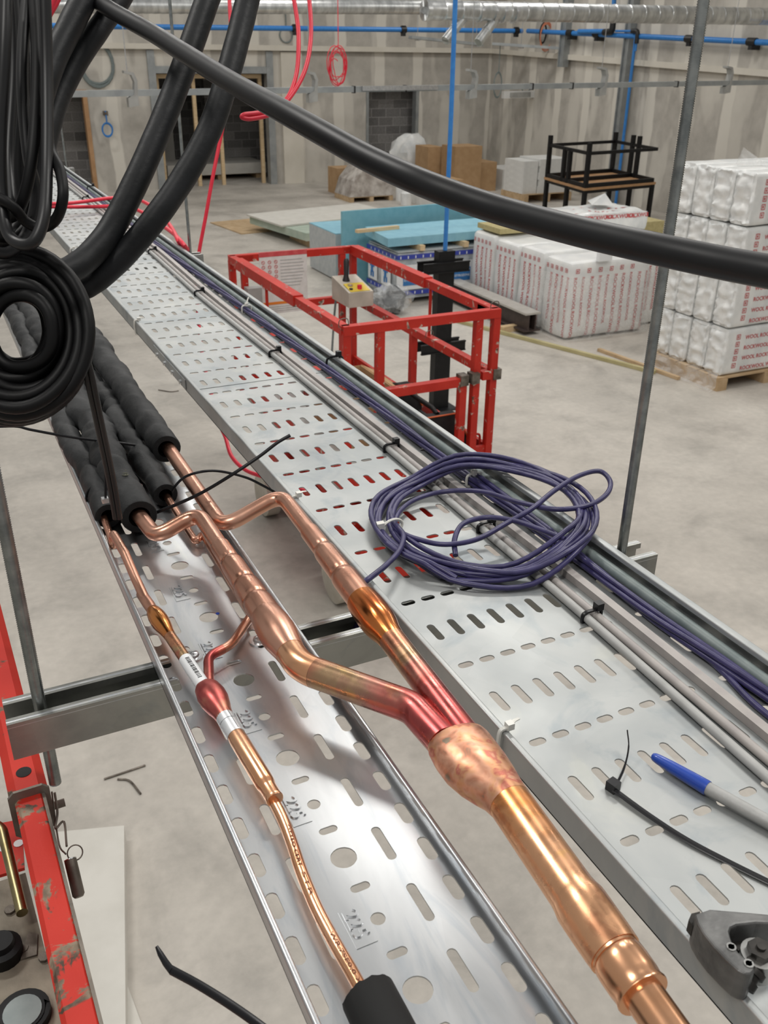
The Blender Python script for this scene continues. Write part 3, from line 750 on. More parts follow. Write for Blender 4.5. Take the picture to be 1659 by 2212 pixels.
# ------------------------------------------------------------------ foam insulation on the pipes in the narrow tray
def sleeve(label, x, y0, y1, z, r, rin, lumps, seed, drift=.004, group=None):
    t = thing('pipe_insulation', label, 'pipe insulation', (x, y0, z - r), group)
    pts, rs, tn = [], [], []
    n = 420; rnd = random.Random(seed)
    necks = [(y0 + .045 + rnd.random() * .03 + k * rnd.uniform(.06, .095), rnd.uniform(.16, .34) * lumps) for k in range(30)]
    for i in range(n + 1):
        y = y1 + (y0 - y1) * (i / n) ** .8
        f = 1.10 + .14 * lumps * noise.noise(V((y * 9, seed, 0)))
        for yn, dp in necks: f -= dp * math.exp(-abs((y - yn) / .010) ** 1.3)
        k = min(1, max(0, (y - y0 - .01) / .1))
        pts.append(V((x + drift * k * noise.noise(V((y * 7, seed * 3.1, 1))) * 2, y, z + .012 * k * max(0, noise.noise(V((y * 6, seed * 1.7, 5))))))); rs.append(r * (1 + (f - 1) * min(1, k * 2.5 + .2))); tn.append(V((0, -1, 0)))
    e = pts[-1]
    pts += [e + V((0, -.0012, 0)), e + V((0, -.0014, 0)), e + V((0, .025, 0))]; rs += [r * .96, rin, rin * .97]; tn += [V((0, -1, 0))] * 3
    mb = MB(); mb.tube(pts, rs, 26, cap=False, tans_in=tn)
    for q in mb.v:
        k = min(1, max(0, (q.y - y0 - .015) / .05))
        if k > 0:
            c_ = V((x, q.y, z)); dd_ = (q - c_)
            q += dd_ * (k * lumps * (.30 * noise.noise(V((q.x * 22, q.y * 16, q.z * 22)) + V((seed * 5, 0, 0))) + .17 * noise.noise(V((q.x * 50, q.y * 40 + q.x * 60, q.z * 50)) + V((0, seed * 5, 0)))))
            q.z = max(q.z, ZT + .0004)
    obj('sleeve', mb, M['foam'], t, angle=60)
    # short collar of foam pushed on at the end
    mb = MB(); mb.tube([e + V((0, .020, 0)), e + V((0, .0195, 0)), e + V((0, -.0008, 0)), e + V((0, -.003, 0)), e + V((0, -.0031, 0)), e + V((0, .022, 0))],
                       [r * .97, r * 1.045, r * 1.05, r * 1.0, rin, rin * .96], 24, cap=False, tans_in=[(0, -1, 0)] * 6)
    obj('end_collar', mb, M['foam'], t, angle=50)
    return t
sleeve('black foam sleeve ending leftmost of the four in the narrow tray', .1415, 1.085, 3.5, ZT + .018, .0162, .0088, .8, 1)
s2 = sleeve('thickest black foam sleeve, yellow print on top, second from the left', .1745, 1.050, 3.5, ZT + .026, .0215, .0135, .9, 2)
mb = MB(); mb.text('ARMA 22 19', .012, (.1745 - .002, 1.19, ZT + .026), (0, -1, 0), (1, 0, 0), lift=.0232, thick=.0002)
obj('printed_text', mb, pm('faded_yellow_print', (.12, .12, .03), (.07, .07, .03), .6), s2, 'faded yellow lettering')
sleeve('lumpy black foam sleeve with the thin pipe, third from the left', .2225, 1.115, 3.5, ZT + .018, .0160, .0090, 1.1, 3)
sleeve('black foam sleeve against the right flange, ending farthest back', .2530, 1.225, 3.5, ZT + .037, .0200, .0125, .5, 4, .001)
# loose piece of foam at the bottom edge, slid over the thin line
t = thing('pipe_insulation', 'torn black foam stub over the thin copper line at the bottom edge', 'pipe insulation', zp(800, 2180, 0))
A, B = zp(795, 2150, .018), zp(870, 2300, .018); d = (B - A).normalized(); sd = d.cross(V((0, 0, 1))); u = sd.cross(d)
mb = MB(); seg = 40; base_n = None
for (s_, rr, jg) in ((0, .0085, 1), (0, .0172, 1), (.01, .0176, 0), (.5, .0178, 0), (1, .0178, 0)):
    row = []
    for k_ in range(seg):
        a = 2 * math.pi * k_ / seg
        off = (.0032 * noise.noise(V((k_ * .55, 3, 0))) + .0016 * noise.noise(V((k_ * 1.7, 9, 0)))) * jg
        if jg and 26 <= k_ <= 30: off -= .007
        row.append(A + d * ((B - A).length * s_ + off) + (u * math.cos(a) + sd * math.sin(a)) * rr)
    nn = mb.add(row)
    if base_n is not None:
        for k_ in range(seg): k2 = (k_ + 1) % seg; mb.face((base_n + k_, base_n + k2, nn + k2, nn + k_))
    base_n = nn
obj('torn_sleeve', mb, M['foam_in'], t, angle=50)
# ------------------------------------------------------------------ services along the back and right walls
def ypt(px, py, y): return ay(px, py, y)
def pipe_thing(name, label, cat, pts, r, m, seg=12, group=None):
    mb = MB(); mb.tube(pts, r, seg); return obj(name, mb, m, label=label, cat=cat, group=group)
# spiral duct in the hall, with end cap, collars and two angled spigots
DY = 14.2
a, b = ypt(920, 22, DY), ypt(1720, 37, DY)
zd = (a.z + b.z) / 2 + .0; rd = .14
t = thing('spiral_duct', 'large spiral duct on the upper right with two angled spigots', 'duct', (a.x, DY, zd - rd))
mb = MB(); pts = []; rs = []; x = a.x
while x < XW - .2:
    pts += [(x, DY, a.z + (b.z - a.z) * (x - a.x) / (b.x - a.x)), (x + .012, DY, a.z + (b.z - a.z) * (x - a.x) / (b.x - a.x)), (x + .03, DY, a.z + (b.z - a.z) * (x - a.x) / (b.x - a.x))]; rs += [rd, rd + .006, rd]; x += .30
mb.tube(pts, rs, 24); obj('duct_shell', mb, M['duct'], t, angle=20)
mb = MB(); mb.tube([(a.x - .03, DY, a.z), (a.x - .03, DY, a.z), (a.x + .05, DY, a.z)], [.05, rd + .012, rd + .012], 24); obj('end_cap', mb, M['duct'], t)
for px in (1035, 1065, 1085, 1110):
    q = ypt(px, 25, DY); mb = MB(); mb.tube([(q.x - .02, DY, a.z), (q.x + .02, DY, a.z)], rd + .012, 24); obj('joint_band', mb, M['zinc'], t)
for (p0, p1) in (((1000, 40), (962, 88)), ((1068, 44), (1033, 92))):
    A, B = ypt(*p0, DY), ypt(*p1, DY - .1); A = A + (A - B) * .25; mb = MB(); mb.tube([A, A.lerp(B, .55), A.lerp(B, .56), A.lerp(B, .60), A.lerp(B, .61), B, B, A.lerp(B, .7)], [.075, .075, .083, .083, .075, .075, .068, .066], 18, cap=False)
    mb.tube([A.lerp(B, .69), A.lerp(B, .7)], .066, 18)
    obj('spigot', mb, M['duct'], t)
a, b = ypt(-60, 10, 20.5), ypt(930, 16, 20.5)
mb = MB(); pts = []; rs = []
for i in range(56):
    q = a.lerp(b, i / 55); q2 = a.lerp(b, (i + .12) / 55); pts += [q, q2]; rs += [.135, .142]
mb.tube(pts, rs, 18); obj('spiral_duct', mb, M['duct'], label='long spiral duct running along the back wall at the upper left', cat='duct')
for px, lb in ((378, 'left'),):
    pass
# blue compressed-air pipes
WP = XW - .3
pa, pb = ypt(40, 55, 22.5), ypt(1128, 67, 22.5)
t = thing('air_pipe', 'straight blue air pipe running along the back wall', 'pipe', pa)
mb = MB(); mb.tube([pa, pb], .055, 14); obj('pipe_run', mb, M['blue_p'], t)
for px in (575, 824, 1112):
    q = pa.lerp(pb, (px - 40) / 1088); mb = MB(); mb.tube([q - V((.07, 0, 0)), q + V((.07, 0, 0))], .075, 12); mb.box(q.x - .04, q.x + .04, 22.44, 22.56, q.z - .14, q.z + .09); obj('pipe_clip', mb, M['black_f'], t)
pc, pd_ = ax(1140, 67, WP), ax(1720, 95, WP)
t = thing('air_pipe', 'blue air pipe sloping along the right wall below the duct', 'pipe', pc)
mb = MB(); mb.tube([pc, pd_], .055, 14); obj('pipe_run', mb, M['blue_p'], t)
for px in (1232, 1290, 1490, 1625):
    q = ax(px, 67 + (px - 1140) * 28 / 580, WP); d = (pd_ - pc).normalized(); mb = MB(); mb.tube([q - d * .11, q + d * .11], .075, 12); mb.box(q.x - .04, XW - .12, q.y - .05, q.y + .05, q.z - .14, q.z - .03); obj('pipe_clip', mb, M['black_f'], t)
q0, q1 = ax(1328, -20, WP - .1), ax(1323, 62, WP - .1)
t = thing('air_pipe', 'short blue riser dropping behind the duct to a black elbow', 'pipe', q1)
mb = MB(); mb.tube([q0 + V((0, 0, 3)), q0, q1], .05, 12); obj('pipe_run', mb, M['blue_p'], t)
q2 = ax(1250, 68, WP - .1)
mb = MB(); mb.tube(fillet([q1 + V((0, 0, .12)), q1 - V((0, 0, .06)), q1 - V((0, 0, .06)) + (q2 - q1).normalized() * .3], .08), .07, 12); obj('elbow', mb, M['black_f'], t)
mb = MB(); mb.tube([q1 - V((0, 0, .05)), q2], .05, 12); obj('branch_run', mb, M['blue_p'], t)
q3, q4 = ax(1330, 67, WP - .06), ax(1378, 67, WP - .06)
mb = MB(); mb.tube(fillet([q3, q4, q4 - V((0, 0, .4))], .08), .024, 8); obj('thin_line', mb, M['blue_p'], t)
mb = MB(); mb.tube(fillet([q4 + V((0, .2, 0)), q4, q4 - V((0, 0, .25))], .06), .05, 10); obj('elbow', mb, M['black_f'], t)
# blue pipe fixed to the right wall column
c0_, c1_ = ax(1374, 75, XW - .32), ax(1346, 372, XW - .32)
mb = MB(); mb.tube([(c0_.x, c0_.y, c0_.z), (c0_.x, c0_.y, .02)], .035, 10); obj('air_pipe', mb, M['blue_p'], label='blue drop pipe running down the galvanised wall column', cat='pipe')
# lighting trunking carried on curved drop brackets
za, zb_ = ypt(150, 203, 13), ypt(1720, 177, 13)
t = thing('trunking_rail', 'galvanised trunking rail crossing the hall on hanging brackets', 'trunking', za)
mb = MB(); mb.bar(za, zb_, .08, .075); obj('rail', mb, M['stud'], t)
for f in (.31, .375, .55, .61, .78): q = za.lerp(zb_, f); mb = MB(); mb.box(q.x - .012, q.x + .012, 12.955, 13.045, q.z - .05, q.z + .045); obj('joint_clip', mb, M['black_f'], t)
q0, q1 = ypt(782, 191, 12.94), ypt(945, 189, 12.94); mb = MB(); mb.bar(q0, q1, .05, .06); obj('light_strip', mb, M['zinc'], t)
for px, py in ((275, 160), (668, 160), (1017, 155), (1300, 150), (1572, 148)):
    q = ypt(px, py, 13); zr = za.lerp(zb_, (px - 150) / 1570).z
    h = q.z - zr + .04
    mb = MB()
    prof = [(-.05, h), (.07, h - .02), (.11, h * .55), (.10, 0), (.10, -.15), (-.03, -.17), (-.03, -.06), (.05, -.02), (.07, h * .5), (.04, h - .05), (-.05, h - .03)]
    mb.prism([(q.x + u, 12.95, zr + v) for u, v in prof], (0, .12, 0)); br = obj('drop_bracket', mb, M['grey_paint'], t, smooth=False)
    mb = MB(); mb.tube([(q.x, 13, q.z), (q.x + .01, 13, 6.5)], .006, 6); obj('hanger_wire', mb, M['zinc'], br)
# slim cable ladder under the duct on the right
for (pA, pB, yA_, yB_, lb, n) in (((886, 83), (1040, 99), 22, 22, 'short slotted cable tray hung on the back wall left of the corner', 'cable_tray'),
                                  ((1064, 97), (1720, 141), 22.5, 17.5, 'long slim cable tray running along the right wall below the blue pipe', 'cable_tray')):
    A, B = ypt(*pA, yA_), ypt(*pB, yB_); t = thing(n, lb, 'cable tray', A)
    mb = MB(); mb.bar(A, B, .16, .012); obj('base', mb, M['stud'], t)
    d = (B - A).normalized(); s_ = d.cross(V((0, 0, 1))).normalized()
    for k in (-1, 1): mb = MB(); mb.bar(A + s_ * .08 * k + V((0, 0, .03)), B + s_ * .08 * k + V((0, 0, .03)), .012, .06); obj('side_flange', mb, M['stud'], t)
    for f in (.1, .5, .92): q = A.lerp(B, f); mb = MB(); mb.tube([q + V((0, 0, .02)), q + V((0, 0, 3.2))], .008, 6); mb.box(q.x - .03, q.x + .03, q.y - .1, q.y + .1, q.z - .035, q.z - .01); obj('hanger', mb, M['zinc'], t)
# strip light on the right wall
q0, q1 = ypt(1086, 205, 22.6), ypt(1164, 203, 22.6)
t = thing('strip_light', 'white strip light fitting fixed low on the right wall', 'light', q0)
mb = MB(); mb.bar(q0, q1, .12, .17); obj('body', mb, M['white_b'], t)
mb = MB(); mb.bar(q0.lerp(q1, .16) - V((0, .07, 0)), q0.lerp(q1, .72) - V((0, .07, 0)), .03, .11); obj('diffuser', mb, M['grey_paint'], t)
# coils of wire hanging on the walls
def coil(label, name, cat, px, py, rw, rh, y, r, m, turns, tailtop, seed, wob=.05):
    c = ypt(px, py, y); rnd = random.Random(seed); mb = MB(); pts = []
    for k in range(turns * 20 + 1):
        a = 2 * math.pi * k / 20; f = 1 + wob * noise.noise(V((a * .35, seed, 0)))
        pts.append(c + V((math.sin(a) * rw * f, .02 * noise.noise(V((a * .2, seed, 4))), math.cos(a) * rh * f)))
    if tailtop: pts = [c + V((0, 0, tailtop)), c + V((.01, 0, rh * 1.5))] + pts
    mb.tube(pts, r, 6); return obj(name, mb, m, label=label, cat=cat)
coil('grey cable coil hung on the wall left of the wide opening', 'cable_coil', 'cable', 209, 140, .38, .46, 24.77, .028, M['gg_c'], 5, 0, 3, .22)
coil('small grey coil on the wall above the ledge in the middle', 'cable_coil', 'cable', 618, 76, .17, .17, 24.655, .014, M['gg_c'], 3, .9, 5, .15)
coil('small blue rope coil hanging below a box by the left doorway', 'cable_coil', 'cable', 232, 280, .12, .15, 24.6, .018, M['blue_p'], 3, .42, 6, .15)
q = ypt(229, 245, 24.6); mb = MB(); mb.box(q.x - .05, q.x + .05, 24.6, 24.75, q.z - .05, q.z + .05); mb.box(q.x - .03, q.x + .03, 24.58, 24.6, q.z - .03, q.z + .03); obj('socket_box', mb, M['steel_d'], label='small dark socket box on the wall above the blue coil', cat='box')
coil('bundle of thin red wire hanging from above in the middle', 'wire_bundle', 'wire', 730, 148, .13, .24, 15, .007, M['red_c'], 7, 4.0, 7, .9)
coil('grey wire loop hanging on the corner of the back wall', 'cable_coil', 'cable', 1075, 185, .12, .30, 22.5, .012, M['gg_c'], 3, ypt(1075, 97, 22.5).z - ypt(1075, 185, 22.5).z, 8, .2)
coil('orange wire loops with black leads hanging over the blue pipe', 'wire_bundle', 'wire', 1180, 78, .18, .30, 21.9, .012, pm('orange_wire', (.62, .22, .12), None, .5), 4, .6, 9, .3)
coil('dark hose loop hanging among the orange wires', 'cable_coil', 'cable', 1173, 72, .10, .22, ax(1173, 69, WP).y, .022, M['cable'], 2, .25, 10, .2)
coil('thin grey coil above the strip light on the right wall', 'cable_coil', 'cable', 1136, 190, .13, .1, 22.75, .012, M['gg_c'], 2, 0, 12, .2)

# ------------------------------------------------------------------ goods stored on the floor
def fl(px, py): p = az(px, py, 0); return p
def pallet(label, x0, x1, y0, y1, z0=0, h=.14, group=None):
    t = thing('wooden_pallet', label, 'pallet', ((x0 + x1) / 2, (y0 + y1) / 2, z0), group)
    n = 7
    for k in range(n):
        a = y0 + (y1 - y0) * k / n; mb = MB(); mb.box(x0, x1, a + .012, a + (y1 - y0) / n - .012, z0 + h - .02, z0 + h); obj('deck_board', mb, M['wood_p'], t, smooth=False)
    for f in (0, .455, .91):
        a = x0 + (x1 - x0) * f; mb = MB(); mb.box(a, a + (x1 - x0) * .09, y0, y1, z0, z0 + h - .02); obj('bearer', mb, M['wood_p'], t, smooth=False)
    return t
def carton(label, x0, x1, y0, y1, z0, z1, m, cat='box', name='carton', group=None, tape=True):
    t = thing(name, label, cat, ((x0 + x1) / 2, (y0 + y1) / 2, z0), group)
    mb = MB(); mb.box(x0, x1, y0, y1, z0, z1 - .004); obj('body', mb, m, t, smooth=False)
    for k in (0, 1):
        ym = (y0 + y1) / 2; ya_, yb_ = ((y0, ym - .003), (ym + .003, y1))[k]
        mb = MB(); mb.box(x0, x1, ya_, yb_, z1 - .004, z1); obj('flap', mb, m, t, smooth=False)
    return t
# pallet wrapped to a peak, in front of the back wall
pallet('pallet under the film-wrapped peaked load near the back wall', 9.3, 10.45, 20.95, 21.9, 0, .12)
mb = MB(); mb.prism([(9.3, 20.95, .12), (10.45, 20.95, .12), (10.45, 20.95, 1.02), (9.95, 20.95, 1.06), (9.42, 20.95, .48)], (0, .95, 0)); obj('wrapped_load', mb, M['brownwrap'], label='brown peaked load wrapped in clear film on a pallet', cat='load', smooth=False)
carton('brown carton just behind the peaked wrapped load', 9.55, 10.25, 22.3, 22.9, .0, .62, M['card'])
mb = MB(); mb.ball((12.3, 23.6, .62), .62, .45, .62, 18, 10, .3, 3); obj('bagged_goods', mb, M['film2'], label='crumpled white bagged goods below the right doorway', cat='bag')
a = ay(925, 318, 22.2); carton('left brown carton of the stack by the blue pole', a.x, a.x + .42, 22.2, 22.9, .0, a.z, M['card'])
a, b = ay(963, 312, 21.9), ay(1022, 312, 21.9); carton('tallest brown carton standing in the corner stack', a.x, b.x - .02, 21.4, 22.1, .0, ay(963, 318, 21.4).z, M['card'])
a, b = ay(1022, 345, 21.7), ay(1065, 350, 21.7); carton('low brown carton at the right of the corner stack', a.x + .01, b.x, 21.5, 22.3, .0, ay(1022, 352, 21.5).z, M['card'])
carton('white carton on the floor behind the blue board', 10.7, 12.1, 20.0, 20.7, 0, .34, M['white_b']); carton('flat brown carton lying on the white carton', 10.75, 11.9, 20.05, 20.65, .34, .52, M['card'])
for k, (px, py, hh) in enumerate(((866, 433, .62), (888, 434, .50), (877, 442, .36))):
    p = fl(px, py); t = thing('bottle', ('tallest', 'middle', 'front')[k] + ' of the three white bottles by the peaked load', 'bottle', p, 'white bottles by the peaked load')
    mb = MB(); mb.tube([(p.x, p.y, 0), (p.x, p.y, hh * .72), (p.x, p.y, hh * .82), (p.x, p.y, hh * .86)], [.13, .13, .1, .055], 14); obj('body', mb, M['film2'], t)
    mb = MB(); mb.tube([(p.x, p.y, hh * .86), (p.x, p.y, hh)], .06, 12); obj('cap', mb, M['white_b'], t)
# stack of white cartons near the corner
p = fl(1165, 437)
zt_ = zup(13.66, 19.35, 343)
n = 5; z = .22
pallet('dark-edged pallet under the white carton stack', 13.2, 14.6, 19.35, 20.4, 0, .2)
for k in range(n + 1):
    h = (zt_ - .22) / n
    if k < n: carton(('lowest', 'second from bottom', 'middle', 'fourth from bottom', 'topmost full')[k] + ' white carton in the stack by the right wall', 13.62 + .02 * (k % 2), 14.5 + .02 * (k % 2), 19.4, 20.3, .2 + h * k, .2 + h * (k + 1), M['white_b'], group='white cartons by the right wall')
    if k < n: carton('white carton %s the left column beside the taller white stack' % ('at the foot of', 'second from the floor in', 'in the middle of', 'second from top of', 'on top of')[k], 13.2, 13.6, 19.45, 20.3, .2 + h * .95 * k, .2 + h * .95 * (k + 1), M['white_b'], group='white cartons by the right wall')
carton('low white carton on the floor in the corner', 14.0, 15.2, 21.6, 22.6, 0, .5, M['white_b'])

# two black steel bench frames, one upside down on the other
tb = [az(1175, 384, .9), az(1262, 409, .9), az(1417, 395, .9)]
tb.append(tb[0] + (tb[2] - tb[1]))
def lerp2(u, v, z): p = tb[1] + (tb[0] - tb[1]) * u + (tb[2] - tb[1]) * v; return V((p.x, p.y, z))
t = thing('bench_frame', 'black steel bench with brown wooden top, standing upright', 'bench', (tb[1].x, tb[1].y, 0))
mb = MB(); mb.prism([lerp2(0, 0, .87), lerp2(0, 1, .87), lerp2(1, 1, .87), lerp2(1, 0, .87)], (0, 0, .045)); obj('wooden_top', mb, M['jamb'], t, smooth=False)
for u, v in ((.03, .03), (.97, .03), (.03, .97), (.97, .97), (.45, .03), (.5, .97)):
    mb = MB(); mb.bar(lerp2(u, v, 0), lerp2(u, v, .87), .075, .075, (1, 0, 0)); obj('leg', mb, M['black_s'], t, smooth=False)
for a_, b_ in (((.03, .03), (.03, .97)), ((.97, .03), (.97, .97)), ((.03, .03), (.97, .03)), ((.03, .97), (.97, .97))):
    mb = MB(); mb.bar(lerp2(*a_, .13), lerp2(*b_, .13), .05, .05); obj('rail', mb, M['black_s'], t, smooth=False)
    mb = MB(); mb.bar(lerp2(*a_, .84), lerp2(*b_, .84), .05, .06); obj('rail', mb, M['black_s'], t, smooth=False)
t = thing('bench_frame', 'black steel bench frame lying upside down on the other bench', 'bench', (tb[1].x, tb[1].y, .915))
zs = .915; zt2 = zup(tb[1].x, tb[1].y, 330)
for a_, b_ in (((.03, .03), (.03, .97)), ((.97, .03), (.97, .97)), ((.03, .03), (.97, .03)), ((.03, .97), (.97, .97)), ((.5, .03), (.5, .97))):
    mb = MB(); mb.bar(lerp2(*a_, zs + .04), lerp2(*b_, zs + .04), .06, .07); obj('rail', mb, M['black_s'], t, smooth=False)
    if a_ != (.5, .03): mb = MB(); mb.bar(lerp2(*a_, zt2 - .02), lerp2(*b_, zt2 - .02), .05, .06); obj('rail', mb, M['black_s'], t, smooth=False)
for u, v in ((.03, .03), (.97, .03), (.42, .97), (.56, .97), (.97, .97), (.45, .03), (.58, .03)):
    mb = MB(); mb.bar(lerp2(u, v, zs), lerp2(u, v, zt2 + (.17 if (u, v) not in ((.45, .03), (.58, .03)) else 0)), .075, .075, (1, 0, 0)); obj('leg', mb, M['black_s'], t, smooth=False)

# ---- mineral wool packs
def soft(mb, x0, x1, y0, y1, z0, z1, r, amp, fr, seed, res=.07, crumple=0):
    lo, hi = V((x0, y0, z0)), V((x1, y1, z1)); li = lo + V((r, r, r)); hi_ = hi - V((r, r, r))
    def fm(p):
        q = V((min(max(p.x, li.x), hi_.x), min(max(p.y, li.y), hi_.y), min(max(p.z, li.z), hi_.z)))
        d = p - q
        if d.length < 1e-7: return p
        d.normalize(); a = -amp * (.5 + .5 * noise.noise(p * fr + V((seed, seed * 1.3, 0))))
        if crumple and d.x < -.3:
            a -= crumple * (.7 + noise.noise(V((p.x * 4, p.y * 9, p.z * 13)) + V((seed, 0, 3))) + .5 * noise.noise(V((p.x, p.y * 20, p.z * 34)) + V((seed, 7, 3))))
        o = q + d * (r + a); o.z = max(o.z, z0); return o
    def grid(o, a, b, flip):
        na, nb = max(3, int(a.length / res)), max(3, int(b.length / res)); base = len(mb.v)
        for i in range(na + 1):
            for j in range(nb + 1): mb.v.append(fm(o + a * (i / na) + b * (j / nb)))
        for i in range(na):
            for j in range(nb):
                k = base + i * (nb + 1) + j; f = (k, k + nb + 1, k + nb + 2, k + 1); mb.face(f[::-1] if flip else f)
    s = hi - lo; X_, Y_, Z_ = V((s.x, 0, 0)), V((0, s.y, 0)), V((0, 0, s.z))
    grid(lo, X_, Y_, True); grid(lo + Z_, X_, Y_, False); grid(lo, X_, Z_, False); grid(lo + Y_, X_, Z_, True); grid(lo, Y_, Z_, True); grid(lo + X_, Y_, Z_, False)
    return fm
def icons(mb, org, dx, dy, sz, n, fm, nrm):
    for k in range(n):
        o = org + dx * (k * sz * 1.45); e = sz * .16
        def Q(u0, u1, v0, v1): mb.poly([fm(o + dx * (u * sz) + dy * (v * sz)) + nrm * .004 for u, v in ((u0, v0), (u1, v0), (u1, v1), (u0, v1))])
        Q(0, 1, 0, .13); Q(0, 1, .87, 1); Q(0, .13, .13, .87); Q(.87, 1, .13, .87); Q(.3, .7, .3, .62)
PW = 1.28
for k in range(4):
    ya_, yb_ = 9.2 + k * .6, 9.2 + (k + 1) * .6
    wher = ('nearest the steel beam end', 'second from the near end', 'third from the near end', 'farthest, by the foil boards')[k]
    t = thing('insulation_pack', 'white red-printed wool pack in the long low pile, ' + wher, 'insulation pack', (7.7, (ya_ + yb_) / 2, 0), 'wool packs in the long low pile')
    mb = MB(); hz = 1.0 + .02 * (k % 2); fm = soft(mb, 7.05, 7.05 + PW, ya_ + .004, yb_ - .004, 0, hz, .075, .035, 3.0, k * 5.1, .06); obj('film_cover', mb, M['film'], t, angle=70)
    mb = MB(); nr = V((-1, 0, 0)); yy = ya_ + .09; j = 0
    while yy < yb_ - .05:
        sz = (.066, .05, .070)[j % 3]; zz = hz - .2
        while zz > .24:
            s_ = ('ROCKWOOL', 'WOOL')[(j + int(zz * 7)) % 2 if j % 2 else 0]
            mb.text(s_, sz, (7.05, yy, zz), (0, 0, -1), (0, -1, 0), fmap=lambda p: fm(p) + nr * .004); zz -= sz * (6.1 if s_ == 'ROCKWOOL' else 3.9)
        yy += .118; j += 1
    for q in range(5): icons(mb, V((7.05, ya_ + .09 + q * .1, hz - .10)), V((0, 0, -1)), V((0, 1, 0)), .05, 1, fm, nr)
    if k == 0:
        nr2 = V((0, -1, 0)); xx = 7.13; j = 0
        while xx < 7.05 + PW - .06:
            sz = (.068, .052, .070)[j % 3]; zz = hz - .2
            while zz > .24: mb.text('ROCKWOOL', sz, (xx, ya_, zz), (0, 0, -1), (1, 0, 0), fmap=lambda p: fm(p) + nr2 * .004); zz -= sz * 6.1
            xx += .125; j += 1
        for q in range(6): icons(mb, V((7.15 + q * .17, ya_, hz - .1)), V((0, 0, -1)), V((1, 0, 0)), .055, 1, fm, nr2)
    obj('printing', mb, M['print_r'], t, smooth=False, label='red printed lettering')
# loose clear film round the near end of the pile and a white delivery note in it
mb = MB(); pts = []
path = [(6.98, 9.9), (6.97, 9.4), (7.0, 9.16), (7.4, 9.11), (7.9, 9.10), (8.33, 9.13), (8.36, 9.5)]
pth = spline([V((a, b, 0)) for a, b in path], 8); cols = []
for i, p in enumerate(pth):
    row = []
    for j in range(9):
        z = .02 + j * .1; n_ = noise.noise(V((p.x * 5, p.y * 5, z * 4))) * .03
        row.append((p.x + (n_ if p.x < 7.02 else 0), p.y - (abs(n_) if p.x >= 7.02 else 0), z + .03 * noise.noise(V((p.x * 4, p.y * 4, 2)))))
    cols.append(mb.add(row))
for i in range(len(cols) - 1):
    for j in range(8): mb.face((cols[i] + j, cols[i + 1] + j, cols[i + 1] + j + 1, cols[i] + j + 1))
obj('stretch_film', mb, M['clear'], label='torn clear stretch film around the near end of the low wool pile', cat='film')
mb = MB(); o = V((7.02, 9.08, 1.03)); a = ay(1310, 548, 9.16); mb.obb(a - V((.1, 0, .09)), (.2, 0, 0), (0, .06, 0), (0, 0, .12)); obj('delivery_note', mb, M['label_w'], label='white delivery note tucked in the film of the low pile', cat='paper', smooth=False)
# second block of packs behind, to the right
for k in range(2):
    t = thing('insulation_pack', ('nearer' if k == 0 else 'farther') + ' wool pack of the second row, between low pile and tall pallet', 'insulation pack', (8.95, 9.9 + k, 0), 'wool packs in the second row')
    mb = MB(); fm = soft(mb, 8.42, 9.55, 9.42 + k * .62, 10.03 + k * .62, 0, 1.0, .07, .03, 3, 30 + k, .08); obj('film_cover', mb, M['film'], t, angle=70)
    if k == 0:
        mb = MB(); xx = 8.5; j = 0
        while xx < 9.5:
            zz = .8
            while zz > .2: mb.text('ROCKWOOL', .05, (xx, 9.42, zz), (0, 0, -1), (1, 0, 0), fmap=lambda p: fm(p) + V((0, -.004, 0))); zz -= .3
            xx += .11
        obj('printing', mb, M['print_r'], t, smooth=False, label='red printed lettering')
# opened pack and bare slabs on top of the pile
za_ = 1.02
t = thing('insulation_pack', 'opened wool pack with crumpled printed film lying on the pile', 'insulation pack', (8.5, 11.0, 1.0))
mb = MB(); A = az(1265, 455, 1.1); fm = soft(mb, 7.75, 9.35, 10.5, 11.35, 1.0, 1.33, .06, .06, 5, 44, .07); obj('film_cover', mb, M['film2'], t, angle=70)
mb = MB()
for k in range(5): mb.text('ROCKWOOL', .085, (7.85 + k * .36, 10.5, 1.22), (1, 0, 0), (0, 0, 1), fmap=lambda p: fm(p) + V((0, -.006, 0)))
for k in range(26):
    u, v = random.uniform(7.9, 9.2), random.uniform(10.6, 11.25); s_ = random.uniform(.03, .08); mb.poly([fm(V((u + c_ * s_, v + d_ * s_ * .7, 1.33))) + V((0, 0, .005)) for c_, d_ in ((0, 0), (1, .2), (.8, 1), (.1, .8))])
obj('printing', mb, M['print_r'], t, smooth=False, label='red printed lettering')
mb = MB(); ps = [(8.6, 10.9, 1.36), (8.95, 10.85, 1.34), (9.05, 11.15, 1.34), (8.75, 11.2, 1.37)]; mb.poly(ps); mb.poly([(8.6, 10.9, 1.36), (8.85, 10.95, 1.5), (9.05, 11.15, 1.34), (8.95, 10.85, 1.34)]); mb.poly([(8.6, 10.9, 1.36), (8.75, 11.2, 1.37), (8.85, 10.95, 1.5)]); mb.poly([(8.75, 11.2, 1.37), (9.05, 11.15, 1.34), (8.85, 10.95, 1.5)]); obj('loose_flap', mb, M['film2'], t, smooth=False)
mb = MB(); mb.box(7.15, 7.85, 11.0, 11.6, 1.03, 1.1); obj('wool_slab', mb, M['wool'], label='bare olive wool slab on the left end of the low pile', cat='slab', smooth=False)
mb = MB(); mb.box(9.75, 10.35, 11.3, 12.0, .0, zup(9.75, 11.3, 482)); obj('wool_slab', mb, M['wool'], label='bare olive wool slabs seen between threaded rod and tall pallet', cat='slab', smooth=False)
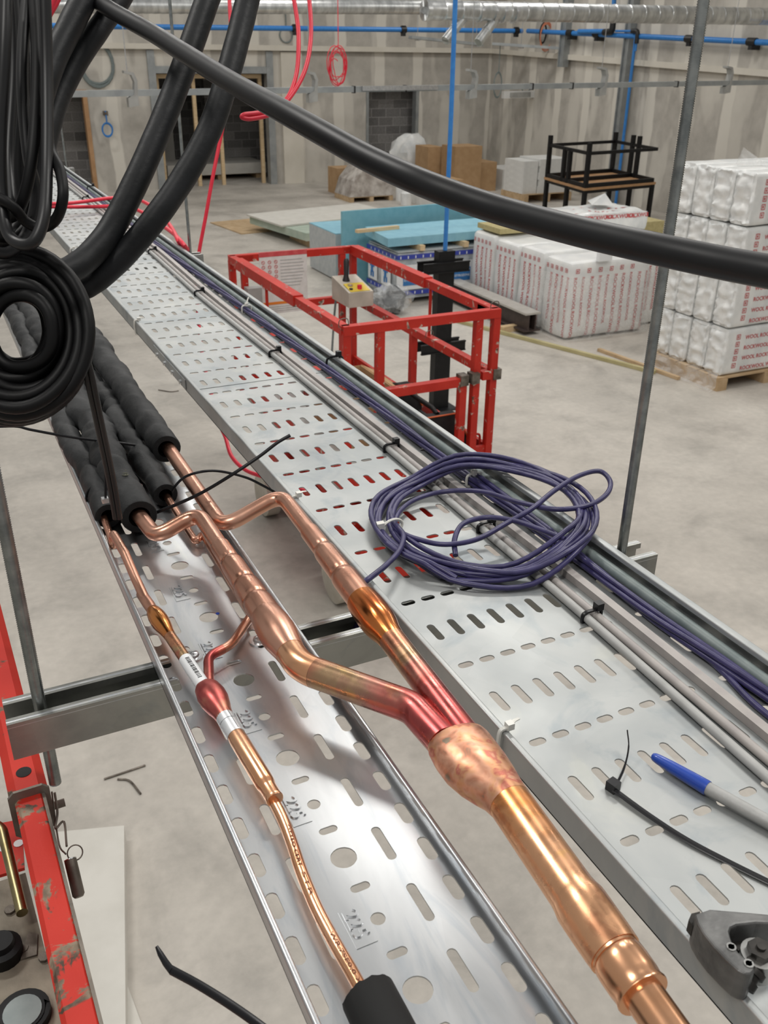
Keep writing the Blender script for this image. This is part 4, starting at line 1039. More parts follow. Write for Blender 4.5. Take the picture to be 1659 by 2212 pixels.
# tall pallet of packs on the right
TX, TY, TYB = 7.48, 6.98, 8.12
pallet('pallet under the tall stack of wool packs at the right edge', TX - .02, TX + 1.5, TY - .03, TYB, 0, .15)
ztop = zup(TX, TY, 372); hl = (ztop - .15) / 4
for L in range(4):
    for k in range(4):
        w_ = (TYB - TY) / 4; ya_, yb_ = TY + k * w_, TY + (k + 1) * w_
        lb = '%s wool pack in the %s layer of the tall right stack' % (('nearest', 'second', 'third', 'farthest')[k], ('bottom', 'second', 'third', 'top')[L])
        t = thing('insulation_pack', 'white ' + lb, 'insulation pack', (TX + .6, (ya_ + yb_) / 2, .15 + hl * L), 'wool packs in the tall right stack')
        jx = .02 * noise.noise(V((L * 3.1, k * 2.7, 1)))
        mb = MB(); fm = soft(mb, TX + jx, TX + 1.5, ya_ + .004, yb_ - .004, .15 + hl * L, .15 + hl * (L + 1) - .004, .045, .010, 4, L * 9 + k, .022, .035); obj('film_cover', mb, M['film2'], t, angle=75)
        if k == 0:
            mb = MB(); nr = V((0, -1, 0)); zb0 = .15 + hl * L
            for r_ in range(4):
                zz = zb0 + hl * (.8 - r_ * .22); x0 = TX + .30 + jx
                for q in range(3): mb.text(('WOOL ROCKWOOL', 'ROCKWOOL WOOL')[r_ % 2], .062, (x0 + q * .66, ya_, zz - .03), (1, 0, 0), (0, 0, 1), fmap=lambda p: fm(p) + nr * .004)
            icons(mb, V((TX + .17 + jx, ya_, zb0 + hl * .86)), V((0, 0, -1)), V((1, 0, 0)), .055, 5, fm, nr)
            obj('printing', mb, M['print_r'], t, smooth=False, label='red printed lettering')
mb = MB(); a = zup(TX + .3, TY + .5, 352)
mb.v += [V((TX + .22, 7.45, ztop)), V((TX + .6, 7.4, ztop)), V((TX + .45, 7.7, ztop)), V((TX + .36, 7.55, ztop + .17))]
for f in ((0, 1, 3), (1, 2, 3), (2, 0, 3), (0, 2, 1)): mb.face(f)
obj('film_peak', mb, M['clear'], label='clear film corner sticking up on the tall right stack', cat='film', smooth=False)
mb = MB(); cols = []
for i in range(30):
    y = TY - .03 + 1.2 * i / 29; row = []
    for j in range(5): row.append((TX - .05 - .05 * noise.noise(V((y * 8, j * .8, 3))) - (.06 if j == 0 else 0), y, max(.005, .05 * j + .02 * noise.noise(V((y * 9, j, 0))))))
    cols.append(mb.add(row))
for i in range(29):
    for j in range(4): mb.face((cols[i] + j, cols[i + 1] + j, cols[i + 1] + j + 1, cols[i] + j + 1))
obj('stretch_film', mb, M['clear'], label='clear film skirt trailing at the foot of the tall right stack', cat='film')

# steel beam, battens and offcuts
t = thing('steel_beam', 'short brown steel beam lying beside the low wool pile', 'steel beam', (6.84, 10.5, .05))
mb = MB(); mb.box(6.73, 6.96, 9.62, 12.4, .27, .295); obj('top_flange', mb, M['beam_g'], t, smooth=False)
mb = MB(); mb.box(6.72, 6.97, 9.62, 12.4, .05, .07); obj('bottom_flange', mb, M['bronze_b'], t, smooth=False)
mb = MB(); mb.box(6.775, 6.795, 9.62, 12.4, .07, .27); obj('web', mb, M['bronze_b'], t, smooth=False)
mb = MB(); mb.box(6.88, 6.895, 9.62, 12.4, .07, .27); obj('web', mb, M['bronze_b'], t, smooth=False)
for yy, lb in ((9.9, 'timber bearer under the near end of the steel beam'), (11.9, 'timber bearer under the far end of the steel beam')):
    mb = MB(); mb.box(6.6, 7.0, yy, yy + .08, 0, .05); obj('timber_bearer', mb, M['wood_p'], label=lb, cat='timber', smooth=False)
p = fl(1100, 716); mb = MB(); mb.prism([(p.x - .13, p.y - .05, 0), (p.x + .15, p.y - .02, 0), (p.x + .15, p.y + .06, 0), (p.x - .13, p.y + .05, 0)], (0, 0, .08)); obj('timber_offcut', mb, M['wood'], label='small timber offcut on the floor by the beam end', cat='timber', smooth=False)
A, B = fl(955, 688), fl(1414, 808); mb = MB(); mb.bar(A + V((0, 0, .022)), B + V((0, 0, .022)), .055, .04); obj('timber_batten', mb, pm('treated_batten', (.40, .35, .17), (.5, .44, .24), .6, 0, 4), label='nearer of two long thin battens lying on the floor', cat='timber', smooth=False)
A, B = fl(1290, 762), fl(1466, 821); mb = MB(); mb.bar(A + V((.06, .05, .02)), B + V((0, .0, .02)), .05, .036); obj('timber_batten', mb, M['wood_p'], label='long thin batten ending farther right beside the tall stack', cat='timber', smooth=False)

# ---- blue foam boards
t = thing('foam_board_pack', 'foil-wrapped pack of insulation boards below the blue board', 'insulation boards', (7.1, 12.1, .08))
bx0, bx1, by0, by1 = 5.93, 7.9, 11.72, 12.72
mb = MB(); fmb = soft(mb, bx0, bx1, by0, by1, .07, .73, .02, .012, 4, 77, .06); obj('foil_wrap', mb, M['wrap'], t, angle=60)
mb = MB(); mb.box(bx0 + .02, bx1 - .02, by0 + .02, by1 - .02, .73, .745); obj('top_sheet', mb, M['grey_b'], t, smooth=False)
mb = MB()
for z in (.64, .13):
    mb.box(bx0 - .006, bx1, by0 - .012, by0 - .006, z, z + .06); mb.box(bx0 - .014, bx0 - .008, by0, by1, z, z + .06)
obj('blue_tape', mb, M['print_n'], t, smooth=False, label='navy printed tape bands')
mb = MB()
for z in (.635, .13):
    for k in range(16): mb.box(bx0 + .04 + k * .12, bx0 + .055 + k * .12, by0 - .015, by0 - .012, z + .012, z + .05)
    for k in range(7): mb.box(bx0 - .017, bx0 - .014, by0 + .05 + k * .13, by0 + .063 + k * .13, z + .012, z + .05)
obj('tape_print', mb, M['print_w'], t, smooth=False)
for x0 in (6.02, 6.85):
    mb = MB(); mb.box(x0 - .1, x0 + .48, by0 - .016, by0 - .008, .21, .56); pn = obj('film_panel', mb, M['label_w'], t, smooth=False)
    mb = MB(); mb.box(x0, x0 + .28, by0 - .022, by0 - .016, .27, .46); obj('logo_panel', mb, M['print_b'], pn, smooth=False)
    mb = MB(); mb.text('STYRO', .105, (x0 + .32, by0 - .024, .395), (-1, 0, 0), (0, 0, -1), thick=.002)
    mb = MB(); mb.box(x0 + .015, x0 + .265, by0 - .0245, by0 - .022, .425, .437); mb.text('STYROZONE', .044, (x0 + .012, by0 - .0225, .33), (1, 0, 0), (0, 0, 1), thick=.0015); obj('logo_text', mb, M['print_w'], pn, smooth=False)
for yy in (11.9, 12.35):
    mb = MB(); mb.box(bx0 - .02, bx0 - .012, yy, yy + .3, .22, .56); pn = obj('film_panel', mb, M['label_w'], t, smooth=False)
    mb = MB(); mb.tube([(bx0 - .024, yy + .15, .47), (bx0 - .024, yy + .15, .33)], .022, 8); mb.ball((bx0 - .024, yy + .15, .5), .02, .03, .03, 8, 6); mb.box(bx0 - .03, bx0 - .02, yy + .08, yy + .22, .41, .43); mb.box(bx0 - .03, bx0 - .02, yy + .1, yy + .13, .26, .34); mb.box(bx0 - .03, bx0 - .02, yy + .17, yy + .2, .26, .34); obj('logo_figure', mb, M['print_b'], pn)
for k, xx in enumerate((6.1, 6.9, 7.7)):
    mb = MB(); mb.box(xx, xx + .1, by0 + .05, by1 - .05, 0, .069); obj('timber_bearer', mb, M['wood_p'], label=('left', 'middle', 'right')[k] + ' bearer under the foil-wrapped board pack', cat='timber', smooth=False)
zt1 = .745
for k, xx in enumerate((6.28, 7.0, 7.65)):
    mb = MB(); mb.box(xx, xx + .075, by0 - .03, by1 - .2, zt1, zt1 + .075); obj('timber_bearer', mb, M['wood'], label=('left', 'middle', 'right')[k] + ' timber spacer between foil pack and blue board', cat='timber', smooth=False)
zb1 = zt1 + .075
q = [az(838, 534, zb1), az(1060, 503, zb1), az(775, 500, zb1 + .0)]
mb = MB(); P0 = V((q[0].x, q[0].y, zb1)); dx_ = V((2.4, .10, 0)); dy_ = V((q[2].x - q[0].x, q[2].y - q[0].y, 0)); dy_ = dy_.normalized() * 1.0
mb.obb(P0, dx_, dy_, (0, 0, .115)); obj('foam_board', mb, M['blue_b'], label='pale blue foam board lying on spacers on the foil pack', cat='foam board', smooth=False)
a_, b_ = az(770, 500, zb1 + .135), az(860, 491, zb1 + .135)
mb = MB(); mb.bar(V((a_.x, a_.y, zb1 + .138)), V((b_.x, b_.y, zb1 + .138)), .075, .045); obj('timber_batten', mb, M['wood'], label='short pale timber lying across the end of the blue board', cat='timber', smooth=False)
p = fl(742, 625); ztp = zup(p.x, p.y, 458)
mb = MB(); mb.obb((p.x, p.y + .02, 0), (2.6, .22, 0), (0, .06, 0), (0, 0, ztp)); obj('foam_board', mb, M['blue_d'], label='blue foam board standing upright on its long edge', cat='foam board', smooth=False)
# boards lying left of the standing sheet
mb = MB(); mb.box(5.72, 8.0, 13.45, 14.55, .02, .72); t = obj('foam_board_pack', mb, M['grey_b'], label='grey-edged board pack behind the standing blue sheet', cat='insulation boards', smooth=False)
mb = MB(); mb.box(5.72, 8.0, 13.45, 14.55, .72, .735); obj('blue_top', mb, M['blue_b'], t, smooth=False, label='blue top face')
pallet('bare timber pallet under the plasterboard sheets at centre', 6.35, 8.3, 15.7, 17.2, 0, .14)
mb = MB(); mb.obb((6.25, 16.05, .14), (2.6, .35, 0), (-.35, 2.2, 0), (0, 0, .14)); obj('plasterboard_stack', mb, M['board_g'], label='green-edged plasterboard stack lying on the pallet', cat='plasterboard', smooth=False)
mb = MB(); mb.obb((6.05, 16.8, .285), (2.7, .55, 0), (-.2, 1.5, 0), (0, 0, .03)); obj('plasterboard_sheet', mb, M['board_w'], label='white sheet askew on top of the plasterboard stack', cat='plasterboard', smooth=False)
mb = MB(); mb.obb((5.6, 17.9, 0), (2.8, .4, 0), (-.2, 1.5, 0), (0, 0, .02)); obj('plywood_sheet', mb, M['wood_p'], label='thin brown sheet flat on the floor behind the plasterboards', cat='sheet', smooth=False)
# boards on a pallet inside the wide opening
pa_ = fl(352, 372)
pallet('pallet under the grey boards inside the wide opening', 6.5, 8.95, 26.2, 27.4, 0, .14)
for k in range(1): mb = MB(); mb.box(6.2, 9.0, 26.1, 27.5, .14, .42); obj('board_stack', mb, M['board_w'], label='grey board stack lying inside the wide opening', cat='boards', smooth=False)
mb = MB(); mb.box(6.6, 7.05, 28.6, 28.64, 0, 1.7); obj('plasterboard_sheet', mb, M['board_w'], label='pale sheet standing in the dark room behind the wide opening', cat='plasterboard', smooth=False)

# black post with brackets, blue pipe dropping onto it
PX, PY = 4.43, 7.75; pz = zup(PX, PY, 541)
t = thing('service_post', 'black steel service post with crossing channel brackets', 'post', (PX, PY, 0))
mb = MB(); mb.box(PX - .09, PX + .085, PY - .05, PY + .05, .012, pz); obj('post', mb, M['black_s'], t, smooth=False)
mb = MB(); mb.box(PX - .16, PX + .16, PY - .13, PY + .13, 0, .012); obj('base_plate', mb, M['black_s'], t, smooth=False)
for py in (575, 747):
    z = zup(PX, PY, py)
    for sy in (-.065, .065):
        mb = MB(); mb.box(PX - .26, PX + .24, PY + sy - .014, PY + sy + .014, z - .05, z - .038); mb.box(PX - .26, PX + .24, PY + sy - .014, PY + sy + .014, z + .038, z + .05); mb.box(PX - .26, PX + .24, PY + sy - .003, PY + sy + .003, z - .04, z + .04); obj('bracket', mb, M['black_s'], t, smooth=False)
mb = MB(); mb.tube([(PX, PY, pz + .002), (PX + .004, PY, pz + 1.2), (PX - .004, PY, pz + 2.4), (PX, PY, 7.0)], .021, 12); obj('air_pipe', mb, M['blue_p'], label='blue vertical drop pipe standing on the black post', cat='pipe')
p = fl(843, 678); t = thing('plastic_bag', 'clear plastic bag with dark contents on the floor behind the red lift', 'bag', p)
mb = MB(); mb.ball((p.x + .05, p.y, .19), .17, .14, .18, 14, 9, .4, 2); mb.ball((p.x - .15, p.y + .05, .12), .12, .1, .11, 12, 8, .4, 8); obj('contents', mb, M['bag_dark'], t)
mb = MB(); mb.ball((p.x, p.y, .2), .29, .21, .2, 20, 12, .5, 5); obj('bag_film', mb, M['bagfilm'], t)
# ------------------------------------------------------------------ red scissor lift in the hall
KS = 1.27
GX0, GX1, GY0, GY1, GZ = 1.565 * KS, 2.335 * KS, 3.58 * KS, 5.22 * KS, 3.3 - 1.095 * KS
lift = thing('scissor_lift', 'red scissor lift with open guardrail basket, parked beyond the wide tray', 'lift', (GX0 + .45, GY0 + 1, 0))
zf = zup(GX1, GY0, 1000); zmid = (zup(GX1, GY1, 652) + zup(GX1, GY0, 796)) / 2
def lb_(name, pA, pB, wd=.052, ht=.052, m='red', up=(0, 0, 1), parent=None):
    mb = MB(); mb.bar(pA, pB, wd, ht, up); return obj(name, mb, M[m], parent or lift, smooth=False)
def post(x, y, z0, z1, wd=.046): mb = MB(); mb.box(x - wd / 2, x + wd / 2, y - wd / 2, y + wd / 2, z0, z1 - .012); return obj('guard_post', mb, M['red'], lift, smooth=False)
lb_('top_rail', (GX0, GY0, GZ), (GX0, GY1, GZ)); lb_('top_rail', (GX1, GY0, GZ), (GX1, GY1, GZ)); lb_('top_rail', (GX0 - .02, GY1, GZ), (GX1 + .02, GY1, GZ)); lb_('top_rail', (GX0 - .02, GY0, GZ), (GX1 + .02, GY0, GZ))
lb_('sleeve_rail', (GX0, 4.15 * KS, GZ), (GX0, 5.1 * KS, GZ), .068, .068); lb_('sleeve_rail', (GX1, 4.25 * KS, GZ), (GX1, 5.2 * KS, GZ), .068, .068)
lb_('mid_rail', (GX1, GY0, zmid), (GX1, GY1, zmid)); lb_('mid_rail', (GX0, GY1, zmid), (GX1, GY1, zmid)); lb_('mid_rail', (GX0, GY0, zmid), (GX0, GY1, zmid))
lb_('gate_rail', (GX0 + .21, GY0, zmid - .02), (GX1 - .20, GY0, zmid - .02)); lb_('mid_rail', (GX1 - .08, GY0, zmid), (GX1, GY0, zmid))
for x, y, z0, z1 in ((GX0, GY0, zf, GZ), (GX0 + .21, GY0, zf, GZ), (GX1 - .12, GY0, zf, GZ), (GX1, GY0, zf, GZ), (GX1 - .21, GY0, zf, zmid), (GX0, GY1, zf, GZ), (GX0 + .09, GY1, zf, GZ), (GX1, GY1, zf, GZ), (GX1 - .095, GY1, zf, GZ), (GX1, 4.4 * KS, zf, zmid), (GX0, 4.4 * KS, zf, zmid)): post(x, y, z0, z1)
for (x, y) in ((GX1, 4.22 * KS), (GX0, 4.62 * KS)):
    mb = MB(); mb.tube([(x, y, GZ), (x, y, zmid)], .011, 8); obj('guard_strut', mb, M['red'], lift)
for (x, y) in ((GX0, GY0), (GX1, GY0), (GX1, 4.2 * KS)):
    mb = MB(); mb.tube(spline([V((x - .04, y, (GZ if y < 4.8 else zmid) + .02)), V((x - .035, y, (GZ if y < 4.8 else zmid) + .06)), V((x + .01, y, (GZ if y < 4.8 else zmid) + .065)), V((x + .02, y, (GZ if y < 4.8 else zmid) + .02))], 5), .003, 6); obj('wire_clip', mb, M['steel_d'], lift)
for pA in ((GX1 - .21, GY0, zmid - .01), (GX1 - .145, GY0 - .02, zmid), (GX1 + .02, GY0, zmid)):
    mb = MB(); mb.box(pA[0] - .027, pA[0] + .027, pA[1] - .035, pA[1] + .03, pA[2] - .03, pA[2] + .035); obj('hinge_block', mb, M['steel_d'], lift, smooth=False)
for x0, x1, y0, y1 in ((GX1 - .012, GX1 + .012, GY0, GY1), (GX0 - .012, GX0 + .012, GY0, GY1), (GX0, GX1, GY1 - .012, GY1 + .012), (GX0, GX1, GY0 - .012, GY0 + .012)):
    mb = MB(); mb.box(x0, x1, y0, y1, zf - .02, zf + .13); obj('toe_board', mb, M['red'], lift, smooth=False)
mb = MB(); mb.text('GS2', .06, (GX1 - .19, GY0 - .0125, zf + .03), (1, 0, 0), (0, 0, 1), thick=.001); obj('toe_print', mb, M['print_k'], lift, smooth=False)
mb = MB(); mb.tube(spline([V((GX1 - .08, GY0 + .05, zf + .1)), V((GX1 - .075, GY0 + .05, zf + .18)), V((GX1 - .03, GY0 + .05, zf + .18)), V((GX1 - .025, GY0 + .05, zf + .1))], 6), .008, 8); obj('lifting_eye', mb, M['red'], lift)
mb = MB(); mb.box(GX0, GX1, GY0, GY1, zf - .06, zf - .02); obj('platform_deck', mb, M['grey_paint'], lift, smooth=False)
for x in (GX0 + .2, GX1 - .2):
    n = 3; zz = [.50 + (zf - .58) * k / n for k in range(n + 1)]
    for k in range(n):
        lb_('scissor_arm', (x, GY0 + .3, zz[k]), (x, GY1 - .3, zz[k + 1]), .05, .04); lb_('scissor_arm', (x + .055, GY1 - .3, zz[k]), (x + .055, GY0 + .3, zz[k + 1]), .05, .04)
mb = MB(); mb.box(GX0 + .14, GX1 - .14, GY0 + .1, GY1 - .1, .16, .48); obj('chassis', mb, M['red'], lift, smooth=False)
for x in (GX0 + .045, GX1 - .09):
    for y in (4.80, 6.20):
        mb = MB(); mb.tube([(x - .055, y, .17), (x - .05, y, .17), (x + .05, y, .17), (x + .055, y, .17)], [.155, .17, .17, .155], 24); obj('wheel', mb, M['tyre'], lift, label='pale dusty tyre')
for x0, x1, y in ((GX0 + .02, GX0 + .16, GY1 - .025), (GX1 - .09, GX1 - .01, GY1 - .025)):
    mb = MB(); mb.box(x0, x1, y - .001, y, GZ - .018, GZ + .018); obj('warning_sticker', mb, M['ochre'], lift, smooth=False)
mb = MB(); mb.box(GX1 - .026, GX1 - .022, GY0 + .03, GY0 + .17, GZ - .016, GZ + .016); obj('warning_sticker', mb, M['ochre'], lift, smooth=False)
# safety sign and grey document box on the far end rail
mb = MB(); sx0, sx1 = GX0 + .20, GX0 + .58; sz0, sz1 = GZ - .43, GZ + .035; sy = GY1 - .03
mb.box(sx0, sx1, sy - .003, sy, sz0, sz1); sg = obj('safety_sign', mb, M['sign'], lift, smooth=False)
mb = MB(); mb.box(sx0, sx1, sy - .0045, sy - .003, sz1 - .035, sz1); obj('sign_band', mb, M['print_r'], sg, smooth=False)
mb = MB(); mb.box(sx0, sx1, sy - .0045, sy - .003, sz0 + .07, sz0 + .09); obj('sign_band', mb, M['ochre'], sg, smooth=False)
mb = MB()
for r_ in range(6):
    for c_ in range(3):
        cx, cz = sx0 + .03 + c_ * .05, sz1 - .075 - r_ * .036
        mb.tube([V((cx + .012 * math.cos(2 * math.pi * q / 12), sy - .004, cz + .012 * math.sin(2 * math.pi * q / 12))) for q in range(12)], .0018, 5, closed=True)
        mb.bar((cx - .008, sy - .004, cz + .008), (cx + .008, sy - .004, cz - .008), .002, .002)
obj('prohibition_symbols', mb, M['print_r'], sg)
mb = MB()
for r_ in range(9): mb.box(sx0 + .165, sx1 - .02 - random.random() * .04, sy - .0042, sy - .003, sz1 - .07 - r_ * .024, sz1 - .064 - r_ * .024)
for r_ in range(3): mb.box(sx0 + .02, sx1 - .02 - random.random() * .06, sy - .0042, sy - .003, sz0 + .05 - r_ * .016, sz0 + .054 - r_ * .016)
obj('sign_lines', mb, M['grey_c'], sg, smooth=False)
mb = MB(); mb.box(GX0 + .07, GX0 + .18, GY1 - .13, GY1 - .04, GZ - .40, GZ - .2); obj('document_box', mb, M['grey_paint'], lift, smooth=False)
# control box hooked over the far right rail
cb = thing('control_box', 'beige lift control box with black joystick and red stop button', 'control box', (GX1 - .09, GY1 - .3, GZ - .27))
cx0, cx1, cy0, cy1 = GX1 - .24, GX1 - .04, GY1 - .46, GY1 - .14; cz0 = GZ - .33
mb = MB(); mb.prism([(cx0, cy0, cz0), (cx1, cy0, cz0), (cx1, cy0, cz0 + .12), (cx0, cy0, cz0 + .12)], (0, .01, 0))
mb = MB(); mb.prism([(cx0, cy0, cz0), (cx0, cy1, cz0), (cx0, cy1, cz0 + .17), (cx0, cy0, cz0 + .11)], (cx1 - cx0, 0, 0)); obj('housing', mb, M['ctrl'], cb, smooth=False)
mb = MB(); mb.prism([(cx0 + .02, cy0 + .01, cz0 + .1135), (cx0 + .02, cy0 + .15, cz0 + .1435), (cx0 + .02, cy0 + .15, cz0 + .1455), (cx0 + .02, cy0 + .01, cz0 + .1155)], (cx1 - cx0 - .04, 0, 0)); obj('yellow_panel', mb, M['yellow'], cb, smooth=False)
mb = MB(); mb.tube([(cx0 + .075, cy0 + .22, cz0 + .15), (cx0 + .075, cy0 + .22, cz0 + .18), (cx0 + .078, cy0 + .225, cz0 + .2), (cx0 + .085, cy0 + .235, cz0 + .29), (cx0 + .085, cy0 + .24, cz0 + .31)], [.03, .02, .018, .022, .014], 12); obj('joystick', mb, M['black_f'], cb)
for (u, v, m_, r_, h_) in ((.11, .05, 'red_c', .018, .03), (.04, .05, 'black_f', .014, .012), (.06, .11, 'zinc', .02, .01)):
    zz = cz0 + .11 + .06 * v / .28; mb = MB(); mb.cyl((cx0 + u, cy0 + v, zz), (cx0 + u, cy0 + v, zz + h_), r_, 14); obj('button', mb, M[m_], cb, label={'red_c': 'red stop button'}.get(m_))
mb = MB(); mb.tube(spline([V((cx0 + .03, cy1 - .01, cz0 + .02)), V((cx0 + .02, cy1 + .02, cz0 - .2)), V((cx0 - .02, cy1 - .02, cz0 - .5)), V((cx0 - .03, cy1 - .05, zf - .0))], 8), .009, 8); obj('control_cable', mb, M['gg_c'], cb)
# things standing in the basket
p = ay(790, 800, GY0 + .35)
t = thing('carton', 'open brown carton standing in the red lift basket', 'box', (p.x, p.y, zf))
x0, x1, y0, y1 = GX0 + .24, GX0 + .62, 5.15, 5.7; zt3 = zf + .36
for q in ((x0, x1, y0, y0 + .006), (x0, x1, y1 - .006, y1), (x0, x0 + .006, y0, y1), (x1 - .006, x1, y0, y1)): mb = MB(); mb.box(*q, zf - .02, zt3); obj('side_wall', mb, M['card'], t, smooth=False)
mb = MB(); mb.obb((x1, y0, zt3), (.10, 0, -.05), (0, y1 - y0, 0), (.002, 0, .005)); obj('flap', mb, M['card'], t, smooth=False)
mb = MB(); mb.box(x0 + .01, x1 - .01, y0 + .01, y1 - .01, zf - .02, zf + .16); obj('contents', mb, M['dark_in'], t, smooth=False)
mb = MB(); mb.ball((x0 + .1, y1 + .18, zf + .20), .10, .09, .20, 14, 10, .5, 4); obj('rag_bundle', mb, pm('grey_red_rag', (.42, .40, .38), (.4, .08, .07), .8, 0, 9, lo=.5, hi=.54), label='grey and red rag bundle behind the carton in the lift', cat='rag')
t = thing('tool_bag', 'black tool bag with orange piping on the lift platform', 'bag', (GX1 - .3, 5.0, zf - .02))
by_a, by_b = 4.68, 5.36; bxm = GX1 - .28
def bagend(y, s=1):
    return [(bxm - .2, y, zf - .02), (bxm + .2, y, zf - .02), (bxm + .21, y, zf + .15), (bxm + .12, y, zf + .32), (bxm - .12, y, zf + .32), (bxm - .21, y, zf + .15)]
mb = MB(); mb.prism(bagend(by_a), (0, .06, 0)); obj('end_panel', mb, M['fabric_k'], t, smooth=False)
mb = MB(); mb.prism(bagend(by_b - .06), (0, .06, 0)); obj('end_panel', mb, M['fabric_k'], t, smooth=False)
for x_ in (-.2, .175): mb = MB(); mb.box(bxm + x_, bxm + x_ + .025, by_a + .06, by_b - .06, zf - .02, zf + .12); obj('side_panel', mb, M['fabric_k'], t, smooth=False)
mb = MB(); mb.box(bxm - .15, bxm + .15, by_a + .06, by_b - .06, zf - .02, zf + .02); obj('base_panel', mb, M['fabric_k'], t, smooth=False)
for y in (by_a - .004, by_b - .064):
    mb = MB(); mb.tube([V(q) + V((0, 0, 0)) for q in bagend(y)[2:]], .006, 6); obj('orange_piping', mb, M['orange_t'], t, label='orange piping')
mb = MB(); mb.tube([(bxm, by_a + .03, zf + .32), (bxm, by_a + .1, zf + .34), (bxm, by_b - .1, zf + .34), (bxm, by_b - .03, zf + .32)], .016, 10); obj('carry_bar', mb, M['cable_m'], t)
for k, (dx_, dy_, m_, lb) in enumerate(((-.1, .12, 'yellow', 'yellow-handled tool standing in the black tool bag'), (-.06, .2, 'bluep', 'blue-handled tool standing in the black tool bag'), (.06, .26, 'zinc', 'steel tool standing in the black tool bag'))):
    mb = MB(); mb.tube([(bxm + dx_, by_a + dy_, zf + .025), (bxm + dx_, by_a + dy_, zf + .12), (bxm + dx_ + .01, by_a + dy_, zf + .13), (bxm + dx_ + .01, by_a + dy_, zf + .22)], [.006, .006, .016, .014], 10); obj('hand_tool', mb, M[m_], label=lb, cat='tool')

# ------------------------------------------------------------------ the photographer's own lift, at the lower left edge
own = thing('lift_guardrail', 'worn red guardrail tube of the near lift at the lower left', 'guardrail', az(60, 1900, 2.6))
ZR = 2.635
la, lb2, ra, rb = az(28, 1724, ZR), az(133, 2212, ZR), az(95, 1705, ZR), az(221, 2212, ZR)
ca, cb_ = (la + ra) / 2, (lb2 + rb) / 2; d = (cb_ - ca).normalized(); sd = V((d.y, -d.x, 0)).normalized(); wt = (((ra - la).dot(sd)) ** 2) ** .5; wt = (wt + abs((rb - lb2).dot(sd))) / 2
mb = MB()
prof = [(-.5, 0), (.5, 0), (.5, 1), (-.5, 1)]
def boxtube(mb, p, q, wd, ht, bev=.004):
    t_ = (q - p).normalized(); s_ = V((t_.y, -t_.x, 0)).normalized(); u = V((0, 0, 1))
    c = [(-wd / 2 + bev, 0), (wd / 2 - bev, 0), (wd / 2, -bev), (wd / 2, -ht + bev), (wd / 2 - bev, -ht), (-wd / 2 + bev, -ht), (-wd / 2, -ht + bev), (-wd / 2, -bev)]
    mb.prism([p + s_ * a + u * b for a, b in c], q - p)
boxtube(mb, ca - d * .3, cb_ + d * .2, wt, .04); obj('inner_tube', mb, M['red_n'], own, angle=20)
mb = MB(); e0 = ca - d * .002; off = V((0, 0, .008)); boxtube(mb, e0 - d * 1.1 + off, e0 + off + d * .004, wt * 1.30, .062, .008); obj('outer_sleeve', mb, M['red_n'], own, angle=20)
mb = MB(); boxtube(mb, e0 + off + d * .0035 + V((0, 0, .0015)), e0 + off + d * .0065 + V((0, 0, .0015)), wt * 1.38, .060, .006); obj('end_lip', mb, M['steel_d'], own)
hp = e0 + off - d * .022; mb = MB(); mb.tube([hp + V((0, 0, -.001)), hp + V((0, 0, .0006))], .0075, 18); obj('pin_hole', mb, M['dark_in'], own)
mb = MB(); r_ = V((.0008, 0, .0004)); mb.bar(cb_ + d * .2 + (-sd if (ra - la).dot(sd) < 0 else sd) * (wt / 2 - .001) + V((0, 0, -.002)), ca + (-sd if (ra - la).dot(sd) < 0 else sd) * (wt / 2 - .001) + V((0, 0, -.002)), .003, .003); obj('bare_edge', mb, M['steel_d'], own, smooth=False)
# retaining pin on its wire lanyard
t = thing('locking_pin', 'rusty locking pin hanging on a wire ring beside the red guardrail', 'pin', az(160, 1900, ZR - .05))
zz = ZR - .03
mb = MB(); A, B = az(152, 1858, zz), az(171, 1938, zz - .02); mb.tube([A, A.lerp(B, .01), A.lerp(B, .93), B], [.0052, .0058, .0058, .004], 14); obj('pin', mb, M['steel_d'], t)
mb = MB(); mb.tube([A - (B - A) * .03, A], .0058, 14); obj('pin_head', mb, M['zinc'], t)
c = az(162, 1842, zz); mb = MB(); mb.tube([c + V((math.cos(a) * .007, math.sin(a) * .004, math.sin(a) * .006)) for a in [2 * math.pi * k / 20 for k in range(38)]], .0007, 6); obj('split_ring', mb, M['steel_d'], t)
mb = MB(); mb.tube(spline([az(118, 1712, zz + .02), az(124, 1755, zz), az(120, 1790, zz), az(138, 1775, zz), az(144, 1828, zz)], 6), .0012, 6); mb.tube(spline([az(112, 1710, zz + .02), az(118, 1760, zz - .005), az(128, 1825, zz - .005), az(142, 1845, zz)], 6), .0009, 6); obj('lanyard_wire', mb, M['steel_d'], t)
mb = MB(); mb.tube([az(112, 1742, ZR - .05), az(140, 1733, ZR - .05)], .0045, 6); obj('bolt', mb, M['steel_d'], own)
